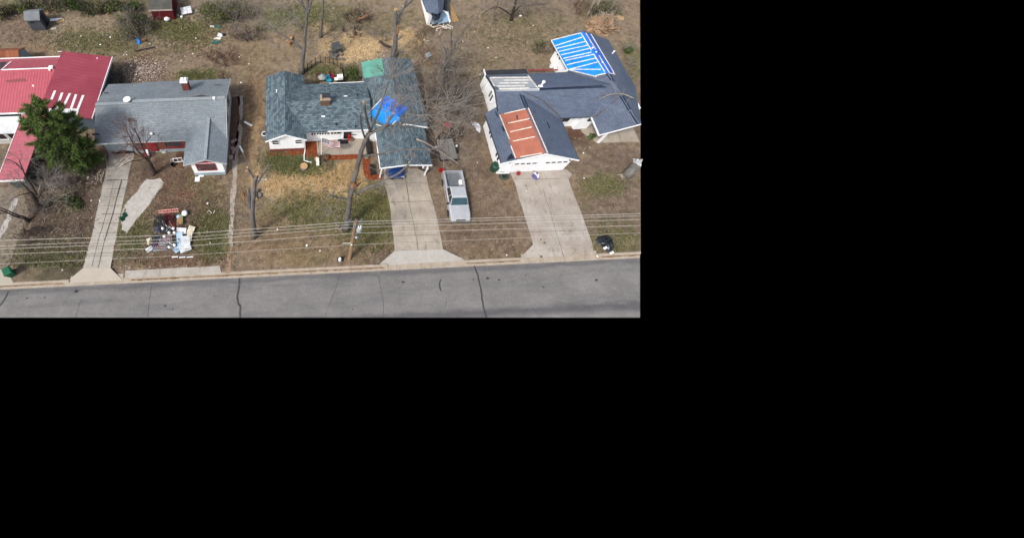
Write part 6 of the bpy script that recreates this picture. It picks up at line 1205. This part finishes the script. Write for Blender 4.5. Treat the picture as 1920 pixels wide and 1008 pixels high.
# loose boards and scraps
def board(label,a,b,w,mat,z=.06,name='board',cat='board',group=None):
    A,B=at(*a,z),at(*b,z); d=B-A; m=MB(); m.obox((A+B)/2,(d.length,w,.05),math.atan2(d.y,d.x)); return tag(m.build(name,mat),label,cat,group)
board('white board lying on the earth lane, upper one',(458,228),(472,236),.22,M['fascia']); board('white board lying on the earth lane, lower one',(449,273),(456,286),.2,M['fascia']); board('pale straight board behind the topped grey tree',(484,336.5),(500,336.5),.13,M['batten'])
board('white plank right of the grey shed',(94,38),(116,36),.4,M['fascia']); board('tan plank right of the grey shed, in front of the white one',(106,42),(120,37),.5,M['cut']); board('tan splintered timber behind the grey shed',(86,22),(91,26),.5,M['cut']); board('tan branch stub in the back hedge row',(200,28),(207,20),.25,M['cut']); board('pale board behind the grey shed roof',(58,26),(61,20),.15,M['batten'])
board('thin white board at the back edge of the red roof',(108,97),(116,97),.1,M['batten']); board('pale fallen tile behind the red roof',(96,54.5),(106,53.5),.35,M['conc_a'])
simple('panel','white glossy panel leaning right of the red shed','panel',lambda m:(m.obox(at(349,20,.45),(1.3,1.0,.12),.25,(.25,0)),m.obox(at(350,20,.53),(.06,.9,.02),.25,(.25,0))),WS)
r=thing('mower','white and black mower parts in front of the red shed','mower',tuple(at(314,38,0))); p=at(314,38,0); m=MB(); m.blob((p.x,p.y,.15),.4,.35,.35,9,5,.1,True); m.build('housing',M['fascia'],r); m=MB(); m.lathe((p.x-.3,p.y,.0),[(.15,0),(.15,.2)],10); m.tube([(p.x+.2,p.y+.2,.2),(p.x+.3,p.y+.8,.9)],.03,5); m.build('handle',M['blackpl'],r)
for k,(x,y,s,mt,lb) in enumerate(((335,32,.2,'metal','grey bucket at the red shed corner'),(341,34,.15,'fascia','white bucket at the red shed corner'))): lathe_thing('bucket',lb,'bucket',x,y,[(s*.8,0),(s,s*1.7),(s*.8,s*1.7)],M[mt],0,10)
sheetpile('blue_tarp','crumpled bright blue sheet in the brush below the red shed',261,79,[(256,77),(259,74),(264,75),(266,80),(262,84),(257,82)],M['tarp'],'sheet',.5,8)
simple('orange_scrap','rusty orange scrap right of the crumpled blue sheet','scrap',lambda m:m.obox(at(269,76,.2),(.5,.3,.3),.4,(.2,.3)),M['split'])
TL=pm('teal plastic scrap',C(70,128,118),C(54,108,100),3)
for lb,x,y,w,d,mt in (('teal plastic scrap below the big yellow green bush, upper one',408,50,.9,.35,TL),('teal plastic scrap below the big yellow green bush, lower one',405,79,1.1,.4,TL),('cream scrap left of the upper teal scrap',400,49.5,.8,.2,M['batten']),('white bag between the teal scraps',413,66,.6,.5,WS),('black scrap right of the white bag',419,65,.4,.3,M['blackpl']),('pale striped scrap above the lower teal scrap',408,72,.9,.25,M['batten'])): simple('scrap',lb,'scrap',lambda m:(m.obox(at(x,y,.1),(w,d,.08),rnd.uniform(-.3,.3),(rnd.uniform(-.2,.2),.1)),m.obox(at(x+2,y+1,.12),(w*.5,d*.7,.06),rnd.uniform(-.5,.9),(.2,.1))),mt)
simple('box','small pale grey metal box by the broken branches','box',lambda m:(m.obox(at(803,104,.3),(.5,.5,.4),.6),m.obox(at(803,104,.52),(.54,.54,.05),.6)),pm('pale grey box',C(168,180,190),C(150,162,172),3))
simple('stone','white stone near the back of the right lawn','stone',lambda m:m.blob(at(976,30,.06),.2,.12,.1,9,5),M['fascia']); simple('stone','pale tan mound on the bare slope at the top right corner','stone',lambda m:m.blob(at(1163,35,.05),.6,.45,.25,10,5,.2),M['cut'])
simple('white_bag','white bag by the wall corner of the blue tarped wing','bag',lambda m:m.blob(at(1034,124,.15),.25,.25,.25,8,5,.2),WS)
rd=board('long rusty pipe rail behind the blue grey roof',(990,132),(1046,131),.12,M['redtrim'],.7,'pipe_rail','rail')
r=thing('timber_sawhorse','pale timber trestle at the wall of the blue tarped wing','trestle',tuple(at(1046,134,0))); p=at(1046,135,0); m=MB(); m.tube([p+Vector((-.4,0,0)),p+Vector((0,0,.8)),p+Vector((.5,0,0))],.06,5); m.tube([p+Vector((-.4,0,.8)),p+Vector((.5,0,.8))],.07,5); m.build('frame',M['bark_l'],r)
# broken pink scraps beside the grey house
PK=pm('pinkish scrap',C(196,168,166),C(170,140,140),3)
for k,(x,y,s) in enumerate(((437,265,.3),(442,262,.22),(436,278,.3),(440,280,.36),(445,275,.25),(434,293,.25),(433,297,.3),(438,286,.2),(436,285,.15),(431,294,.2))): simple('scrap','pinkish siding scrap lying along the right wall of the grey house','scrap',lambda m:m.obox(at(x,y,.08),(s*1.4,s,.06),rnd.uniform(0,3),(.15,.1)),PK,'pinkish scraps beside the grey house')
# white litter over the yards
rnd=random.Random(77); LG='white scraps strewn over the yards'
lit=[(281,82),(294,90),(287,87),(271,94),(362,101),(387,104),(347,106),(449,107),(367,72),(452,104),(467,120),(340,114),(411,49),(386,18),(438,36),(368,20),(625,16),(755,12),(795,75),(819,57),(1106,350),(1094,287),(1106,276),(1105,350),(1095,334),(987,358),(871,340),(895,305),(862,258),(919,335),(165,332),(171,376),(106,318),(146,410),(117,506),(151,503),(187,376),(394,455),(372,451),(389,381),(500,355),(468,160),(452,155),(520,430),(585,425),(575,460),(600,470),(940,478),(950,478),(1120,480),(268,122),(246,124),(292,119),(255,140),(262,150),(84,53),(152,68),(188,84),(232,103),(238,103),(207,70),(128,20),(96,2),(915,90),(930,108),(1000,48),(1015,95),(890,60),(868,78),(900,140),(880,132)]
for k,(x,y) in enumerate(lit):
    if k%3==2 and y>160: continue
    s=rnd.uniform(.06,.14); simple('scrap','small whitish scrap lying loose on bare ground or dead grass','scrap',lambda m:m.obox(at(x,y,.05),(s*1.5,s,.05),rnd.uniform(0,3),(rnd.uniform(-.2,.2),rnd.uniform(-.2,.2))),M['batten'] if k%3 else M['fascia'],LG)
# litter of leaves and twigs: nobody could count it
LP=[C(150,126,98),C(176,152,118),C(112,84,66),C(92,70,58),C(134,100,74),C(190,172,144),C(78,66,56)]
lv=MB(); rnd=random.Random(91)
dens=[(560,300,700,330,9000,LP,.055),(330,380,110,90,2600,[C(122,92,78),C(96,78,66),C(128,84,74),C(150,128,104),C(86,70,60),C(112,74,66),C(134,118,96)],.06),(120,420,100,100,2200,[C(120,100,84),C(84,72,62),C(132,116,100),C(64,56,50)],.06),(268,132,46,24,1700,[C(196,180,168),C(160,136,126),C(214,200,190),C(112,90,80),C(96,78,70)],.07),(330,490,100,16,900,[C(128,90,72),C(146,116,92),C(100,76,62)],.055),(660,95,70,26,1600,[C(216,186,138),C(190,152,104),C(226,204,164)],.06),(770,72,28,18,500,[C(216,186,138),C(190,152,104)],.06),(580,345,110,34,1800,[C(214,180,124),C(190,152,100),C(168,134,92)],.05),(270,110,40,20,400,LP,.08),(850,190,70,60,1600,[C(84,72,62),C(128,112,98),C(104,90,78),C(150,134,118)],.085),(380,70,80,40,900,LP,.08),(1060,105,30,26,400,[C(176,150,100),C(140,100,76),C(200,176,130)],.08),(300,505,90,8,500,[C(176,150,126),C(120,92,74),C(206,190,170)],.05),(800,470,300,18,500,LP,.05),(165,330,34,18,300,[C(190,176,160),C(108,92,84)],.08)]
for cx,cy,rx,ry,n,pal,s0 in dens:
    for k in range(n):
        while True:
            a,b2=rnd.gauss(0,.5),rnd.gauss(0,.5)
            if abs(a)<1 and abs(b2)<1: break
        px,py=cx+a*rx,cy+b2*ry
        if not(-40<px<1197 and -30<py<503): continue
        p=at(px,py,0)
        if p.y<11.9 or (paved(px,py) and rnd.random()<.985): continue
        s=s0*rnd.uniform(.5,1.5); t=rnd.uniform(0,6.28); u=Vector((math.cos(t),math.sin(t),rnd.uniform(-.3,.3)))*s; w=Vector((-math.sin(t),math.cos(t),rnd.uniform(-.3,.3)))*s*.6
        p.z=.05; cc=pal[rnd.randrange(len(pal))]; lv.face([p-u,p+w,p+u,p-w],cc)
lo=lv.build('fallen_leaves',attrmat('dry leaves and chips',.95,.1,.3,20),org=(0,0,0)); kind(lo,'stuff')
# short green grass tufts where the turf is alive
gt=MB(); GP=[C(104,112,68),C(92,102,58),C(120,122,80),C(134,128,92)]
for cx,cy,rx,ry,n in ((555,310,52,18,1500),(690,385,50,44,900),(600,395,100,40,800),(370,143,42,11,700),(345,60,70,32,1500),(395,440,38,56,1100),(560,30,70,28,900),(170,75,110,28,1300),(655,142,16,16,400),(1125,350,40,22,500),(690,440,56,36,700),(520,300,24,18,500),(250,440,44,50,700),(100,490,90,40,1200),(960,60,110,40,900),(1150,445,60,36,500),(605,134,34,14,500),(860,110,120,60,700)):
    for k in range(n):
        a,b2=rnd.gauss(0,.55),rnd.gauss(0,.55); px,py=cx+a*rx,cy+b2*ry
        if not(-30<px<1196 and -30<py<500): continue
        p=at(px,py,0)
        if p.y<11.9 or paved(px,py): continue
        for w in range(3):
            t=rnd.uniform(0,6.28); h=rnd.uniform(.06,.16); sd_=Vector((math.cos(t),math.sin(t),0))*.05; tip=p+Vector((rnd.gauss(0,.08),rnd.gauss(0,.08),h)); q=p+Vector((rnd.gauss(0,.08),rnd.gauss(0,.08),0)); gt.face([q-sd_,q+sd_,tip],GP[rnd.randrange(4)])
kind(gt.build('grass',attrmat('green grass blades',.9,.15,.25,10),org=(0,0,0)),'stuff')

# broken twigs strewn by the storm, past counting
tq=MB(); rnd=random.Random(55); TP=[C(150,138,124),C(118,104,92),C(88,76,68),C(172,156,136),C(104,88,76)]
for cx,cy,rx,ry,n in ((850,170,80,110,1500),(960,60,130,60,900),(600,60,120,50,700),(350,90,120,60,600),(110,400,110,110,1100),(120,70,150,50,500),(1130,380,90,90,350),(900,400,80,90,250),(640,400,100,90,300),(470,200,40,140,300),(330,400,110,90,500)):
    for k in range(n):
        px,py=cx+rnd.gauss(0,.5)*rx,cy+rnd.gauss(0,.5)*ry
        if not(-40<px<1194 and -30<py<500): continue
        p=at(px,py,.04)
        if p.y<12 or paved(px,py): continue
        a=rnd.uniform(0,6.28); L_=rnd.uniform(.15,.7); d=Vector((math.cos(a),math.sin(a),rnd.uniform(-.05,.25)))*L_; s=Vector((-d.y,d.x,0)).normalized()*rnd.uniform(.010,.022); t=TP[rnd.randrange(5)]
        q=p+d*.5+s*rnd.uniform(-4,4); tq.face([p-s,q-s,q+s,p+s],t); tq.face([q-s,p+d,q+s],t)
kind(tq.build('twig_litter',attrmat('broken twigs',.95,.1,.2,9),org=(0,0,0)),'stuff')
